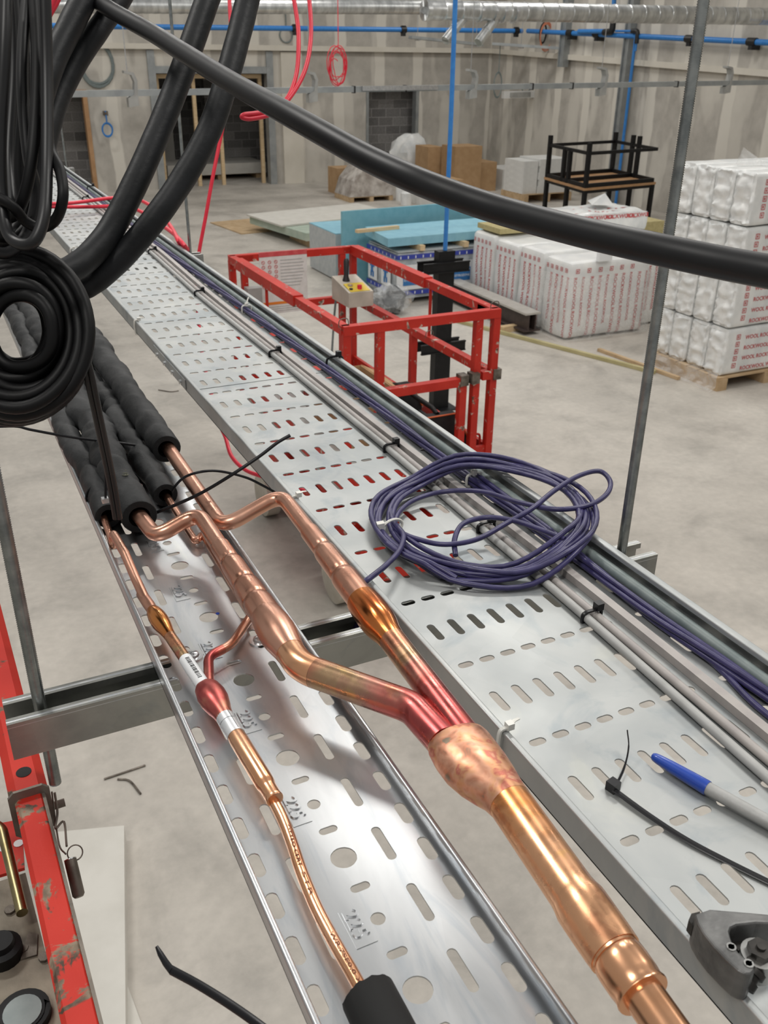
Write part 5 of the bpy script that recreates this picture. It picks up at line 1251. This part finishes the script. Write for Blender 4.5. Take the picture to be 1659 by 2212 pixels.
# grimy control housing beside the rail, brass hook, black knob, round gauge
ZB = 2.575
t = thing('lift_control_housing', 'grimy control housing inside the red guardrail at the bottom left corner', 'control box', az(30, 2100, ZB - .08))
c = [az(-80, 1930, ZB), az(55, 1885, ZB), az(150, 2260, ZB), az(-80, 2300, ZB)]
mb = MB(); mb.prism([V((q.x, q.y, ZB - .10)) for q in c], (0, 0, .10)); obj('housing', mb, M['dirty'], t, smooth=False)
A = az(8, 2065, ZB); mb = MB(); mb.tube([A, A + V((0, 0, .012)), A + V((0, 0, .014)), A + V((0, 0, .02))], [.017, .017, .012, .011], 22); obj('knob', mb, M['cable_m'], t)
for q in ((50, 2052), (22, 1968), (96, 2070)): A = az(*q, ZB); mb = MB(); mb.tube([A, A + V((0, 0, .003))], .005, 8); obj('bolt', mb, M['steel_d'], t)
A = az(52, 2200, ZB); mb = MB(); mb.tube([A, A + V((0, 0, .008)), A + V((0, 0, .009)), A + V((0, 0, .006))], [.022, .022, .018, .017], 26); obj('gauge_rim', mb, M['cable_m'], t)
mb = MB(); mb.tube([A + V((0, 0, .004)), A + V((0, 0, .0095))], .0155, 24); obj('gauge_face', mb, M['gg_c'], t)
mb = MB(); mb.prism([az(62, 2015, ZB + .0003), az(82, 2020, ZB + .0003), az(80, 2065, ZB + .0003), az(45, 2075, ZB + .0003)], (0, 0, .002)); obj('rubber_pad', mb, M['steel_d'], t, smooth=False)
zk = ZB + .03
mb = MB(); mb.tube(fillet([az(-40, 1765, zk), az(4, 1790, zk), az(48, 1972, zk - .005)], .02), .0052, 14); obj('grab_hook', mb, M['brass'], label='brassy hook rod beside the red guardrail at the left edge', cat='rod')
p_ = [az(-30, 1790, ZB - .03), az(48, 1775, ZB - .03), az(54, 1880, ZB - .03), az(-30, 1905, ZB - .03)]
mb = MB(); mb.prism([V(q) for q in p_], (0, 0, .004)); t = obj('perforated_bracket', mb, M['red_n'], label='red perforated bracket plate behind the brassy hook', cat='bracket', smooth=False)
for q in ((8, 1832), (40, 1822)): A = az(*q, ZB - .0258); mb = MB(); mb.tube([A, A + V((0, 0, .0006))], .005, 12); obj('hole', mb, M['label_w'], t)
# sheets and scraps on the floor far below
mb = MB(); q = [az(120, 1797, .1), az(268, 1783, .1), az(272, 2300, .1), az(120, 2300, .1)]; mb.prism(q, (0, 0, -.1)); obj('plasterboard_sheet', mb, M['board_w'], label='white plasterboard stack on the floor beside the near guardrail', cat='plasterboard', smooth=False)
mb = MB(); q = [az(272, 2120, .02), az(335, 2290, .02), az(272, 2290, .02)]; mb.prism(q, (0, 0, -.018)); obj('plasterboard_sheet', mb, M['board_w'], label='lower white sheet corner poking out at the bottom left', cat='plasterboard', smooth=False)
for k, (pts, lb) in enumerate((([(225, 1683), (270, 1668), (314, 1653)], 'straight dark scrap wire on the floor left of the narrow tray'), ([(254, 1683), (280, 1687), (304, 1715)], 'curved dark scrap wire on the floor left of the narrow tray'), ([(342, 842), (368, 846), (386, 844)], 'short dark scrap on the floor between the trays'))):
    mb = MB(); mb.tube(spline([az(*q, .006) for q in pts], 6), .0055, 6); obj('scrap_wire', mb, M['steel_d'], label=lb, cat='wire')
for k, (q, hgt, lb) in () and enumerate((((556, 1082), .34, 'upper pale timber block standing on the floor between the trays'), ((737, 1290), .3, 'lower pale timber block standing on the floor between the trays'))):
    p = az(*q, .1); mb = MB(); mb.prism([(p.x - .06, p.y - .05, 0), (p.x + .05, p.y - .06, 0), (p.x + .06, p.y + .05, 0), (p.x - .05, p.y + .06, 0)], (0, 0, hgt)); obj('timber_block', mb, M['wood'], label=lb, cat='timber', smooth=False)
# ------------------------------------------------------------------ cables lying in the wide tray
def cable(label, name, cat, pts, r, m, seg=10, n=6, group=None, flat=1.0, flatdir=None, smooth_path=True):
    mb = MB(); mb.tube(spline(pts, n) if smooth_path else pts, r, seg, flat=flat, flatdir=flatdir)
    return obj(name, mb, m, label=label, cat=cat, group=group, angle=60)
def along(xf, z, y0=.30, y1=7.4, step=.12):
    out = []; y = y1
    while y > y0: out.append(V((xf(y), y, ZT + z))); y -= step
    out.append(V((xf(y0), y0, ZT + z))); return out
def interp(tab):
    def f(y):
        for (ya_, xa), (yb_, xb) in zip(tab, tab[1:]):
            if y >= yb_: k = (y - yb_) / (ya_ - yb_); k = min(max(k, 0), 1); return xb + (xa - xb) * k
        return tab[-1][1]
    return f
g1 = interp([(7.4, .600), (2.8, .592), (2.2, .577), (1.7, .579), (1.15, .577), (.64, .567), (.48, .560), (.30, .553)])
g2 = interp([(7.4, .613), (2.8, .605), (2.2, .589), (1.7, .590), (1.15, .588), (.64, .580), (.48, .576), (.30, .572)])
g3 = interp([(7.4, .633), (2.8, .622), (2.2, .606), (1.7, .603), (1.15, .604), (.80, .607), (.64, .606), (.48, .602), (.30, .597)])
cable('light grey round cable, leftmost of the straight run in the wide tray', 'cable', 'cable', along(g1, .0052), .0050, M['grey_c'])
cable('warm grey round cable, middle of the straight run in the wide tray', 'cable', 'cable', along(g2, .0048), .0046, M['grey_p'])
mb = MB(); pts = along(g3, .0)
base = len(mb.v)
for q in pts: mb.v += [q + V((u, 0, v)) for u, v in ((-.0052, .0003), (.0052, .0003), (.0052, .0094), (-.0052, .0094))]
for i in range(len(pts) - 1):
    for k in range(4): a, b = base + i * 4 + k, base + i * 4 + (k + 1) % 4; mb.face((a, b, b + 4, a + 4))
mb.face((base, base + 1, base + 2, base + 3))
obj('flat_cable', mb, M['grey_p'], label='flat warm grey cable, rightmost of the straight grey run', cat='cable', angle=20)
gg = interp([(7.4, .660), (3.5, .655), (2.0, .656), (1.0, .6545), (.3, .655)])
cable('thick green-grey cable against the right flange of the wide tray', 'cable', 'cable', along(gg, .0075), .0070, M['gg_c'], 12)
px_ = interp([(7.4, .645), (2.9, .636), (2.1, .637), (1.55, .641), (1.3, .638), (1.14, .634), (1.03, .633), (.73, .637), (.63, .633), (.57, .637), (.48, .641), (.30, .645)])
for k in range(4):
    ph = k * 1.57
    pts = [V((px_(y) + .0042 * math.cos(y * 7 + ph) - .002, y, ZT + .0085 + .0045 * math.sin(y * 7 + ph))) for y in [7.4 - .07 * i for i in range(102)] if y > .28]
    cable('purple cable %s in the twisted run beside the green-grey cable' % ('strand', 'twin strand', 'third strand', 'fourth strand')[k], 'cable', 'cable', pts, .0034, M['purple'], 8, 3, 'purple cables twisted along the wide tray')
pts = [(.640, 1.0, ZT + .016), (.643, .8, ZT + .01), (.640, .70, ZT + .006), zp(1430, 1340, .004), zp(1500, 1398, .0036), zp(1560, 1450, .0036), zp(1620, 1512, .0036), zp(1680, 1562, .0036), zp(1760, 1630, .0036)]
cable('purple cable straying left of the others near the right edge', 'cable', 'cable', pts, .0034, M['purple'])
# the loose purple coil on top
cc = V((.573, .884)); rnd = random.Random(4)
def zc(x, lv): s = min(max((x - .53) / .10, 0), 1); return ZT + .006 + lv + .026 * s * s * (3 - 2 * s)
t = thing('cable_coil', 'loose purple cable coil lying across the wide tray', 'cable', (cc.x, cc.y, ZT))
mb = MB(); pts = []; turns = 9
for i in range(turns * 26 + 1):
    a = -2.4 + 2 * math.pi * i / 26; k = i / 26
    r_ = .133 + .010 * math.sin(k * 2.3) + .006 * noise.noise(V((a * .4, 2, 0)))
    o = V((.008 * math.sin(k * 1.7), .010 * math.cos(k * 1.1)))
    x, y = cc.x + o.x + r_ * .95 * math.cos(a), cc.y + o.y + r_ * 1.03 * math.sin(a)
    pts.append(V((x, y, zc(x, .0035 * (k % 3) + .003 * math.sin(a * 3 + k)))))
mb.tube(spline(pts, 2), .0034, 8); obj('cable_loops', mb, M['purple'], t, angle=60)
hz_ = [(842, 1128, .010), (862, 1148, .014), (900, 1164, .018), (960, 1176, .02), (1030, 1165, .024), (1095, 1130, .032), (1150, 1098, .042), (1200, 1058, .05), (1250, 1028, .055), (1295, 1018, .055), (1318, 1040, .05), (1310, 1068, .046), (1270, 1092, .044), (1200, 1100, .042), (1120, 1085, .036), (1040, 1062, .026), (960, 1062, .016), (900, 1078, .012), (864, 1104, .010), (850, 1135, .010)]
mb = MB(); mb.tube(spline([zp(*q) for q in hz_], 8), .0034, 8); obj('stray_loop', mb, M['purple'], t, angle=60)
hz_ = [(984, 1200, .012), (982, 1165, .02), (1000, 1132, .026), (1050, 1118, .03), (1110, 1125, .034), (1170, 1145, .036), (1220, 1165, .036)]
mb = MB(); mb.tube(spline([zp(*q) for q in hz_], 8), .0034, 8); obj('stray_loop', mb, M['purple'], t, angle=60)
hz_ = [(846, 1120, .010), (860, 1140, .016), (872, 1158, .02), (862, 1190, .024), (835, 1220, .030), (800, 1248, .031), (782, 1262, .027)]
pp = [zp(*q) for q in hz_]; e = pp[-1]; pp += [V((LX0 - .012, e.y - .004, ZT + .018)), V((LX0 - .02, e.y - .008, ZT - .02)), V((LX0 - .05, e.y - .002, ZT - .07)), V((LX0 - .12, e.y + .01, ZT - .10))]
mb = MB(); mb.tube(spline(pp, 8), .0034, 8); obj('cable_tail', mb, M['purple'], t, angle=60)
cable('thin purple cable tucked along the left flange of the wide tray', 'cable', 'cable', [(.3835, .80, ZT + .0036), (.3795, .74, ZT + .0036), (.381, .70, ZT + .0036), (.379, .66, ZT + .0036), (.3795, .60, ZT + .0036), (.379, .54, ZT + .0036), (.3790, .3, ZT + .0036)], .0032, M['purple'])
q = zp(846, 1140, .012); t = thing('cable_tie', 'white cable tie holding the purple coil at its left side', 'cable tie', q)
mb = MB(); mb.tube([q + V((math.cos(a) * .017, .004 * math.cos(a), math.sin(a) * .011)) for a in [2 * math.pi * k / 24 for k in range(24)]], .0019, 6, closed=True); obj('strap', mb, M['tie_w'], t)
mb = MB(); mb.obb(q + V((-.022, -.004, .002)), (.009, -.002, .001), (.002, .008, 0), (0, 0, .009)); obj('head', mb, M['tie_w'], t, smooth=False)

def ring_tie(label, c, rx, rz, m, tail=None, head=(0, .0), hs=.006, wd=.0018, axis='y', group=None):
    t = thing('cable_tie', label, 'cable tie', c, group)
    mb = MB(); pts = []
    for k in range(28):
        a = 2 * math.pi * k / 28; e = 4.0
        ca_, sa_ = math.cos(a), math.sin(a); f = (abs(ca_) ** e + abs(sa_) ** e) ** (-1 / e)
        pts.append(c + V((ca_ * f * rx, 0, sa_ * f * rz)))
    mb.tube(pts, wd, 6, closed=True); obj('strap', mb, m, t)
    h = c + V((head[0], 0, rz + head[1])); mb = MB(); mb.box(h.x - hs / 2, h.x + hs / 2, h.y - hs / 2, h.y + hs / 2, h.z - hs * .4, h.z + hs * .6); obj('head', mb, m, t, smooth=False)
    if tail: mb = MB(); mb.tube([h, h + V(tail) * .5 + V((0, 0, .002)), h + V(tail)], [.0022, .002, .0016], 6, flat=.5, flatdir=(0, 0, 1)); obj('tail', mb, m, t)
    return t
for y, lb in ((.650, 'nearest black tie on the grey cables, near the marker pen end'), (.875, 'black tie on the grey cables inside the purple coil'), (1.16, 'black tie on the grey cables just beyond the purple coil'), (1.69, 'black tie on the grey cables level with the red lift corner'), (2.24, 'black tie on the grey cables under the second black hose'), (2.80, 'black tie on the grey cables beside the black hoses'), (3.95, 'far black tie on the grey cables near the red cables'), (4.6, 'farthest black tie on the grey cables by the doorway')):
    ring_tie(lb, V(((g1(y) + g2(y)) / 2, y, ZT + .0055)), .0125, .0072, M['tie'], head=(.008, .003), hs=.0085, wd=.0022, group='black ties on the grey cables')
for y, lb in ((1.56, 'black tie on the green-grey cable by the red lift'), (4.15, 'black tie standing up on the far right flange')):
    ring_tie(lb, V((.659, y, ZT + .012)), .017, .016, M['tie'], head=(.008, .004), hs=.009, wd=.0024)
for y, lb in ((.512, 'white cable tie on the left flange beside the copper header'), (1.02, 'white cable tie on the left flange beside the right copper bend'), (1.97, 'white cable tie on the left flange right of the black coil'), (2.82, 'far white cable tie on the left flange by the black hoses')):
    c = V((LX0 + .0015, y, ZT + .012))
    ring_tie(lb, c, .0045, .0155, M['tie_w'], tail=(.012, .004, .001), head=(.006, .001), hs=.0065, wd=.002)
for y, lb in ((1.0, 'white cable tie poking up on the purple cables beyond the coil'), (2.03, 'white cable tie on the purple cables left of the red sign')):
    ring_tie(lb, V((px_(y), y, ZT + .0095)), .0115, .010, M['tie_w'], tail=(.008, .006, .016), head=(0, .001), hs=.007, wd=.002)

# ------------------------------------------------------------------ tools and oddments on the wide tray
pA, pB, pC = zp(1408, 1632, .0062), zp(1529, 1703, .0072), zp(1760, 1832, .0068)
t = thing('marker_pen', 'marker pen with blue cap and grey barrel lying on the wide tray', 'pen', pB)
mb = MB(); mb.tube([pA.lerp(pB, k) for k in (0, .015, .05, .12, .35, .7, .97, 1.0)], [.001, .0028, .0038, .0044, .0053, .0061, .0065, .0063], 22); obj('cap', mb, M['bluep'], t, angle=60)
mb = MB(); mb.tube([pB.lerp(pC, k) for k in (-.05, 0, .5, 1)], [.0054, .0057, .0057, .0056], 22); obj('barrel', mb, M['pen_g'], t)
t = thing('cable_tie', 'loose black cable tie with square head left of the marker pen', 'cable tie', zp(1326, 1700, 0))
mb = MB(); mb.tube(spline([zp(1355, 1577, .020), zp(1358, 1612, .012), zp(1351, 1650, .006), zp(1338, 1682, .005), zp(1328, 1698, .005)], 8), [.0012] * 8 + [.0017] * 25, 8, flat=.45, flatdir=(1, 0, .3)); obj('tail', mb, M['tie'], t)
mb = MB(); h = zp(1322, 1705, .0); dd = (zp(1400, 1760, .0) - h).normalized(); s_ = V((dd.y, -dd.x, 0)); mb.obb(h - dd * .004 - s_ * .0045, dd * .009, s_ * .009, (0, 0, .009)); obj('head', mb, M['tie'], t, smooth=False)
mb = MB(); pts = spline([zp(1326, 1706, .0035), zp(1400, 1760, .003), zp(1480, 1812, .0025), zp(1570, 1860, .002), zp(1680, 1914, .002), zp(1760, 1950, .002)], 6)
mb.tube(pts, .0030, 8, flat=.4, flatdir=(0, 0, 1)); obj('strap', mb, M['tie'], t)
# pipe cutter on the left flange, bottom right
def cz(cx, cy, h): return zp(1400 + cx * .1561, 1900 + cy * .1561, h)
hb, ht = .0262, .052
cut = thing('pipe_cutter', 'worn grey tube cutter resting on the tray flange at bottom right', 'pipe cutter', cz(1000, 900, hb))
outer = [(640, 470), (860, 397), (1460, 447), (1800, 480), (2150, 520), (2170, 640), (1800, 610), (1500, 598), (1230, 628), (1150, 665), (1130, 720), (1150, 800), (1180, 880), (1250, 990), (1360, 1085), (1470, 1200), (1478, 1250), (1430, 1300), (1340, 1305), (1240, 1250), (1080, 1105), (900, 920), (760, 740), (680, 600)]
mb = MB(); mb.prism([cz(a, b, ht) for a, b in outer], (0, 0, hb - ht)); fr = obj('frame', mb, M['cutter'], cut, smooth=False)
bv = fr.modifiers.new('edge_round', 'BEVEL'); bv.width = .0022; bv.segments = 3; bv.limit_method = 'ANGLE'; bv.angle_limit = math.radians(40)
mb = MB(); mb.prism([cz(a, b, ht - .008) for a, b in ((560, 560), (600, 470), (720, 440), (700, 640), (620, 640))], (0, 0, -.010)); obj('deburr_tip', mb, M['cutter_d'], cut, smooth=False)
mb = MB(); mb.prism([cz(a, b, ht - .016) for a, b in ((1130, 650), (2100, 600), (2100, 760), (1500, 850), (1250, 985), (1150, 850))], (0, 0, -.008)); obj('jaw_bed', mb, M['cutter_d'], cut, smooth=False)
for cx, cy in ((1150, 935), (1392, 1165)):
    p = cz(cx, cy, ht); mb = MB(); mb.tube([p - V((0, 0, .001)), p + V((0, 0, .0006)), p + V((0, 0, .0006)), p - V((0, 0, .0004))], [.0031, .0031, .0020, .0019], 16); obj('roller_pin', mb, M['cutter_s'], cut)
p = cz(1560, 960, ht - .004); mb = MB(); mb.tube([p - V((0, 0, .020)), p - V((0, 0, .004))], .0115, 24); obj('cutting_wheel', mb, M['cutter_s'], cut)
mb = MB(); mb.tube([p - V((0, 0, .004)), p + V((0, 0, .001))], .0082, 6); mb.tube([p + V((0, 0, .001)), p + V((0, 0, .003))], .003, 12); obj('hex_bolt', mb, M['cutter_d'], cut, smooth=False)
mb = MB(); mb.obb(cz(1290, 1330, hb + .002), cz(1430, 1270, hb) - cz(1290, 1330, hb), cz(1230, 1560, hb) - cz(1290, 1330, hb) , (0, 0, .018)); obj('slide_block', mb, M['cutter_d'], cut, smooth=False)
mb = MB(); A, B = cz(1490, 1250, hb + .012), cz(1330, 1480, hb + .006); mb.tube([A, A.lerp(B, .3), A.lerp(B, .32), A.lerp(B, .6), A.lerp(B, .62), B], [.007, .007, .005, .005, .0065, .0065], 16); obj('roller', mb, M['cutter_d'], cut)
p = cz(2150, 580, ht - .013); mb = MB(); mb.tube([p, p + V((.05, -.005, 0))], .004, 12); mb.tube([p + V((.05, -.005, 0)), p + V((.085, -.009, 0))], .013, 14); obj('feed_knob', mb, M['cutter_d'], cut)

# ------------------------------------------------------------------ black ties and tails round the foam sleeves
def strap(label, pts, r, m='tie', flat=.4, fd=None, name='cable_tie', cat='cable tie'):
    mb = MB(); mb.tube(spline(pts, 8), r, 8, flat=flat, flatdir=fd or (MR[2][0], MR[2][1], MR[2][2])); return obj(name, mb, M[m], label=label, cat=cat, angle=60)
strap('long black tie tail stretched across the foam sleeves from the left', [ad(-20, 922, 1.22), ad(35, 921, 1.24), ad(70, 929, 1.25), ad(160, 945, 1.27), ad(260, 957, 1.30), ad(346, 970, 1.335)], .0019)
t = strap('straight black tie tail pointing right over the gap between trays', [ad(338, 1107, 1.16), ad(390, 1086, 1.15), ad(440, 1062, 1.14), ad(500, 1026, 1.13), ad(560, 986, 1.13), ad(598, 957, 1.13), ad(627, 940, 1.13)], .0021)
strap('arched black tie tail beside the right foam sleeve', [ad(372, 1062, 1.18), ad(380, 1048, 1.17), ad(400, 1030, 1.17), ad(435, 1019, 1.17), ad(475, 1018, 1.18), ad(530, 1031, 1.19), ad(568, 1049, 1.21), ad(602, 1068, 1.235)], .0017)
tb_ = thing('cable_tie', 'vertical black tie tail rising from the leftmost foam sleeve', 'cable tie', ad(228, 1079, 1.12))
mb = MB(); mb.tube([ad(226, 930, 1.10), ad(228, 1000, 1.11), ad(228, 1076, 1.125)], .0016, 6); obj('tail', mb, M['tie'], tb_)
mb = MB(); q = ad(227, 1080, 1.125); mb.box(q.x - .004, q.x + .004, q.y - .004, q.y + .004, q.z - .003, q.z + .003); obj('head', mb, M['zinc'], tb_, smooth=False)
mb = MB(); mb.tube([V((.1415 + math.cos(a) * .0165, 1.145, ZT + .018 + math.sin(a) * .0165)) for a in [2 * math.pi * k / 24 for k in range(24)]], .0016, 6, closed=True); obj('strap', mb, M['tie'], tb_)
t = thing('cable_tie', 'large black tie tail in the foreground at the bottom left', 'cable tie', ad(450, 2140, .60))
mb = MB(); fd = (MR[2][0], MR[2][1], MR[2][2]); mb.tube([ad(338, 2044, .62), ad(346, 2060, .618), ad(358, 2080, .614), ad(370, 2096, .61)], [.0012, .0022, .0027, .0028], 8, flat=.4, flatdir=fd); mb.tube(spline([ad(369, 2095, .611), ad(430, 2128, .602), ad(500, 2172, .592), ad(570, 2222, .582), ad(640, 2280, .575)], 6), .0034, 8, flat=.4, flatdir=fd); obj('strap', mb, M['tie'], t, angle=60)

# ------------------------------------------------------------------ black hoses and cables hanging in front
def near(label, name, cat, nodes, m, r, seg=16, bumps=0, seed=0):      # nodes: (px, py, distance)
    p = spline([ad(*q) for q in nodes], 10)
    rs = [r * (1 + bumps * noise.noise(V((i * .25, seed, 0)))) for i in range(len(p))]
    mb = MB(); mb.tube(p, rs, seg); return obj(name, mb, m, label=label, cat=cat, angle=60)
near('long black cable sweeping across the whole picture from upper left', 'cable', 'cable',
     [(130, -60, 1.62), (195, -10, 1.52), (240, 22, 1.45), (330, 72, 1.36), (400, 116, 1.26), (500, 178, 1.14), (600, 234, 1.04), (700, 290, .97), (800, 345, .92), (900, 390, .88), (1000, 428, .86), (1100, 460, .84), (1250, 500, .80), (1400, 534, .76), (1550, 566, .73), (1700, 594, .70), (1850, 620, .68)], M['cable'], .0130, 22)
near('left of two thick black hoses crossing over the wide tray', 'foam_hose', 'hose',
     [(480, -80, 1.46), (455, -20, 1.44), (418, 85, 1.42), (378, 195, 1.40), (335, 300, 1.38), (290, 400, 1.36), (240, 495, 1.34), (190, 556, 1.31), (140, 588, 1.28), (80, 600, 1.26), (10, 590, 1.26), (-80, 570, 1.26)], M['hose'], .0190, 20, .03, 1)
near('right of two thick black hoses crossing over the wide tray', 'foam_hose', 'hose',
     [(560, -80, 1.42), (540, -20, 1.41), (520, 60, 1.40), (490, 170, 1.38), (455, 275, 1.37), (400, 378, 1.36), (330, 478, 1.35), (262, 556, 1.35), (205, 606, 1.345), (170, 622, 1.34), (140, 615, 1.335), (110, 596, 1.335)], M['hose'], .0185, 20, .03, 2)
near('black hose behind the hanging bundle, nearest to the top left corner', 'foam_hose', 'hose', [(215, -70, 1.5), (190, -20, 1.48), (150, 60, 1.46), (115, 130, 1.44), (85, 220, 1.42), (60, 330, 1.4)], M['hose'], .0200, 18, .03, 3)
near('black hose behind the hanging bundle, passing under the long cable', 'foam_hose', 'hose', [(290, -60, 1.55), (258, 0, 1.53), (215, 60, 1.51), (165, 135, 1.49), (125, 215, 1.47), (100, 300, 1.45), (80, 400, 1.43)], M['hose'], .0180, 18, .03, 4)
# hanging bundle of black cable loops, upper left
t = thing('cable_bundle', 'hanging bundle of looped black cables at the upper left edge', 'cable', ad(50, 500, .9))
rnd = random.Random(11)
loops = [
    [(96, -40), (101, 150), (101, 340), (95, 465), (68, 526), (22, 512), (5, 440), (0, 300), (10, 100), (14, -40)],
    [(104, 250), (108, 320), (130, 370), (136, 425), (122, 472), (90, 492), (55, 478), (20, 440), (-60, 400)],
    [(72, -40), (80, 150), (70, 330), (50, 430), (20, 470), (-20, 450)],
    [(60, -40), (48, 160), (60, 330), (78, 420), (60, 500), (20, 545), (-30, 540)],
    [(40, -40), (52, 170), (42, 350), (48, 450), (30, 500), (0, 510), (-30, 480)],
    [(84, -40), (88, 180), (82, 350), (72, 450), (50, 500), (10, 520), (-30, 500)],
    [(26, -40), (30, 150), (20, 330), (25, 450), (5, 520), (-30, 520)],
    [(10, -40), (16, 170), (5, 350), (12, 470), (5, 545), (-30, 560)],
    [(-8, -40), (0, 180), (-5, 350), (10, 440), (22, 500), (14, 560), (-20, 575)],
    [(54, -40), (66, 200), (56, 360), (34, 440), (0, 460), (-40, 420)],
    [(110, -40), (78, 60), (58, 160), (68, 300), (90, 380), (84, 440), (60, 470), (20, 470)],
    [(0, -40), (35, 80), (62, 200), (74, 330), (60, 420), (30, 460), (-10, 440)],
]
for k in range(12):
    x_ = 4 + k * 8; yb_ = 430 + 60 * math.sin(k * 2.1); loops.append([(x_ + rnd.uniform(-6, 6), -50), (x_ + rnd.uniform(-6, 6), 120), (x_ + rnd.uniform(-8, 8), 280), (x_ - 4 + rnd.uniform(-8, 8), yb_ - 40), (x_ - 24, yb_ + 30), (x_ - 60, yb_ + 20)])
for k, lp in enumerate(loops):
    dep = .86 + .012 * k
    p = spline([ad(x, y, dep + .012 * math.sin(i * 1.3 + k)) for i, (x, y) in enumerate(lp)], 8)
    mb = MB(); mb.tube(p, .0058 if k != 1 else .0052, 12); obj('cable_loop', mb, M['cable_m'] if k % 3 else M['cable'], t, angle=60)
# coil of black cable below it
t = thing('cable_coil', 'big black cable coil hanging at the left edge over the narrow tray', 'cable', ad(38, 722, .95))
rnd = random.Random(3)
for k in range(24):
    rx_ = 70 + (k % 6) * 18 + rnd.uniform(-6, 6); ry_ = rx_ * 1.12 + 4; cx, cy = 44 - (k % 6) * 2 + rnd.uniform(-7, 5), 722 + rnd.uniform(-8, 6) - (5 - k % 6) * 2
    dep = .99 - (k // 6) * .020 + rnd.uniform(-.005, .005); mb = MB()
    p = [ad(cx + rx_ * math.cos(a) + 4 * noise.noise(V((a, k, 0))), cy + ry_ * math.sin(a) + 5 * noise.noise(V((a, k, 6))), dep + .012 * math.sin(a + k)) for a in [2 * math.pi * i / 48 for i in range(48)]]
    mb.tube(p, .0068, 12, closed=True); obj('cable_loop', mb, M['cable_m'], t, angle=60)
mb = MB(); p = spline([ad(178, 760, .93), ad(190, 800, .94), ad(203, 860, .96), ad(218, 930, .99), ad(235, 1010, 1.03), ad(247, 1075, 1.06), ad(254, 1120, 1.08)], 8)
s_ = V(MR[0]); mb.tube([q - s_ * .0026 for q in p], .0032, 10); mb.tube([q + s_ * .0026 for q in p], .0032, 10); obj('cable_tail', mb, pm('dusty_black_cable', (.012, .011, .011), (.020, .019, .018), .45), t, angle=60)

# ------------------------------------------------------------------ red cables
def red(label, nodes, r, group=None):
    mb = MB(); mb.tube(spline([ad(*q) for q in nodes], 8), r, 10); return obj('cable', mb, M['red_c'], label=label, cat='cable', group=group, angle=60)
red('red cable hanging straight down behind the wide tray', [(494, -40, 2.9), (497, 30, 2.9), (500, 90, 2.9), (494, 200, 2.95), (478, 290, 3.0), (460, 380, 3.02), (444, 470, 3.05), (430, 545, 3.08), (424, 600, 3.1), (436, 760, 3.05), (470, 900, 2.9), (487, 945, 2.85), (500, 985, 2.8), (530, 1015, 2.75), (575, 1032, 2.7), (660, 1060, 2.7)], .0062)
red('red cable loop hanging right of the black hoses', [(628, -40, 1.75), (640, 30, 1.74), (645, 80, 1.73), (641, 155, 1.72), (622, 210, 1.70), (590, 238, 1.68), (550, 245, 1.66), (527, 248, 1.65), (524, 254, 1.65), (545, 256, 1.66), (590, 244, 1.68), (628, 208, 1.70), (660, 148, 1.72), (672, 70, 1.74), (666, -20, 1.75), (660, -50, 1.75)], .0042)
def redz(label, nodes, r): mb = MB(); mb.tube(spline([zp(*q) for q in nodes], 8), r, 10); return obj('cable', mb, M['red_c'], label=label, cat='cable', angle=60)
redz('upper red cable lying across the far part of the wide tray', [(60, 436, .05), (100, 440, .05), (160, 438, .045), (240, 428, .04), (290, 429, .035), (325, 444, .035), (352, 468, .035), (372, 494, .035), (386, 522, .035), (400, 545, -.03)], .0066)
redz('lower red cable lying across the far part of the wide tray', [(60, 440, .03), (100, 446, .03), (180, 447, .02), (260, 446, .018), (300, 455, .018), (340, 480, .028), (375, 505, .034), (398, 530, .034), (412, 552, -.03)], .0066)
red('left red cable strand at the top left corner', [(132, -40, 1.02), (112, 5, 1.02), (97, 40, 1.02), (80, 80, 1.03)], .0042)
red('right red cable strand at the top left corner', [(140, -40, 1.04), (120, 5, 1.04), (103, 36, 1.04), (84, 80, 1.05)], .0042)
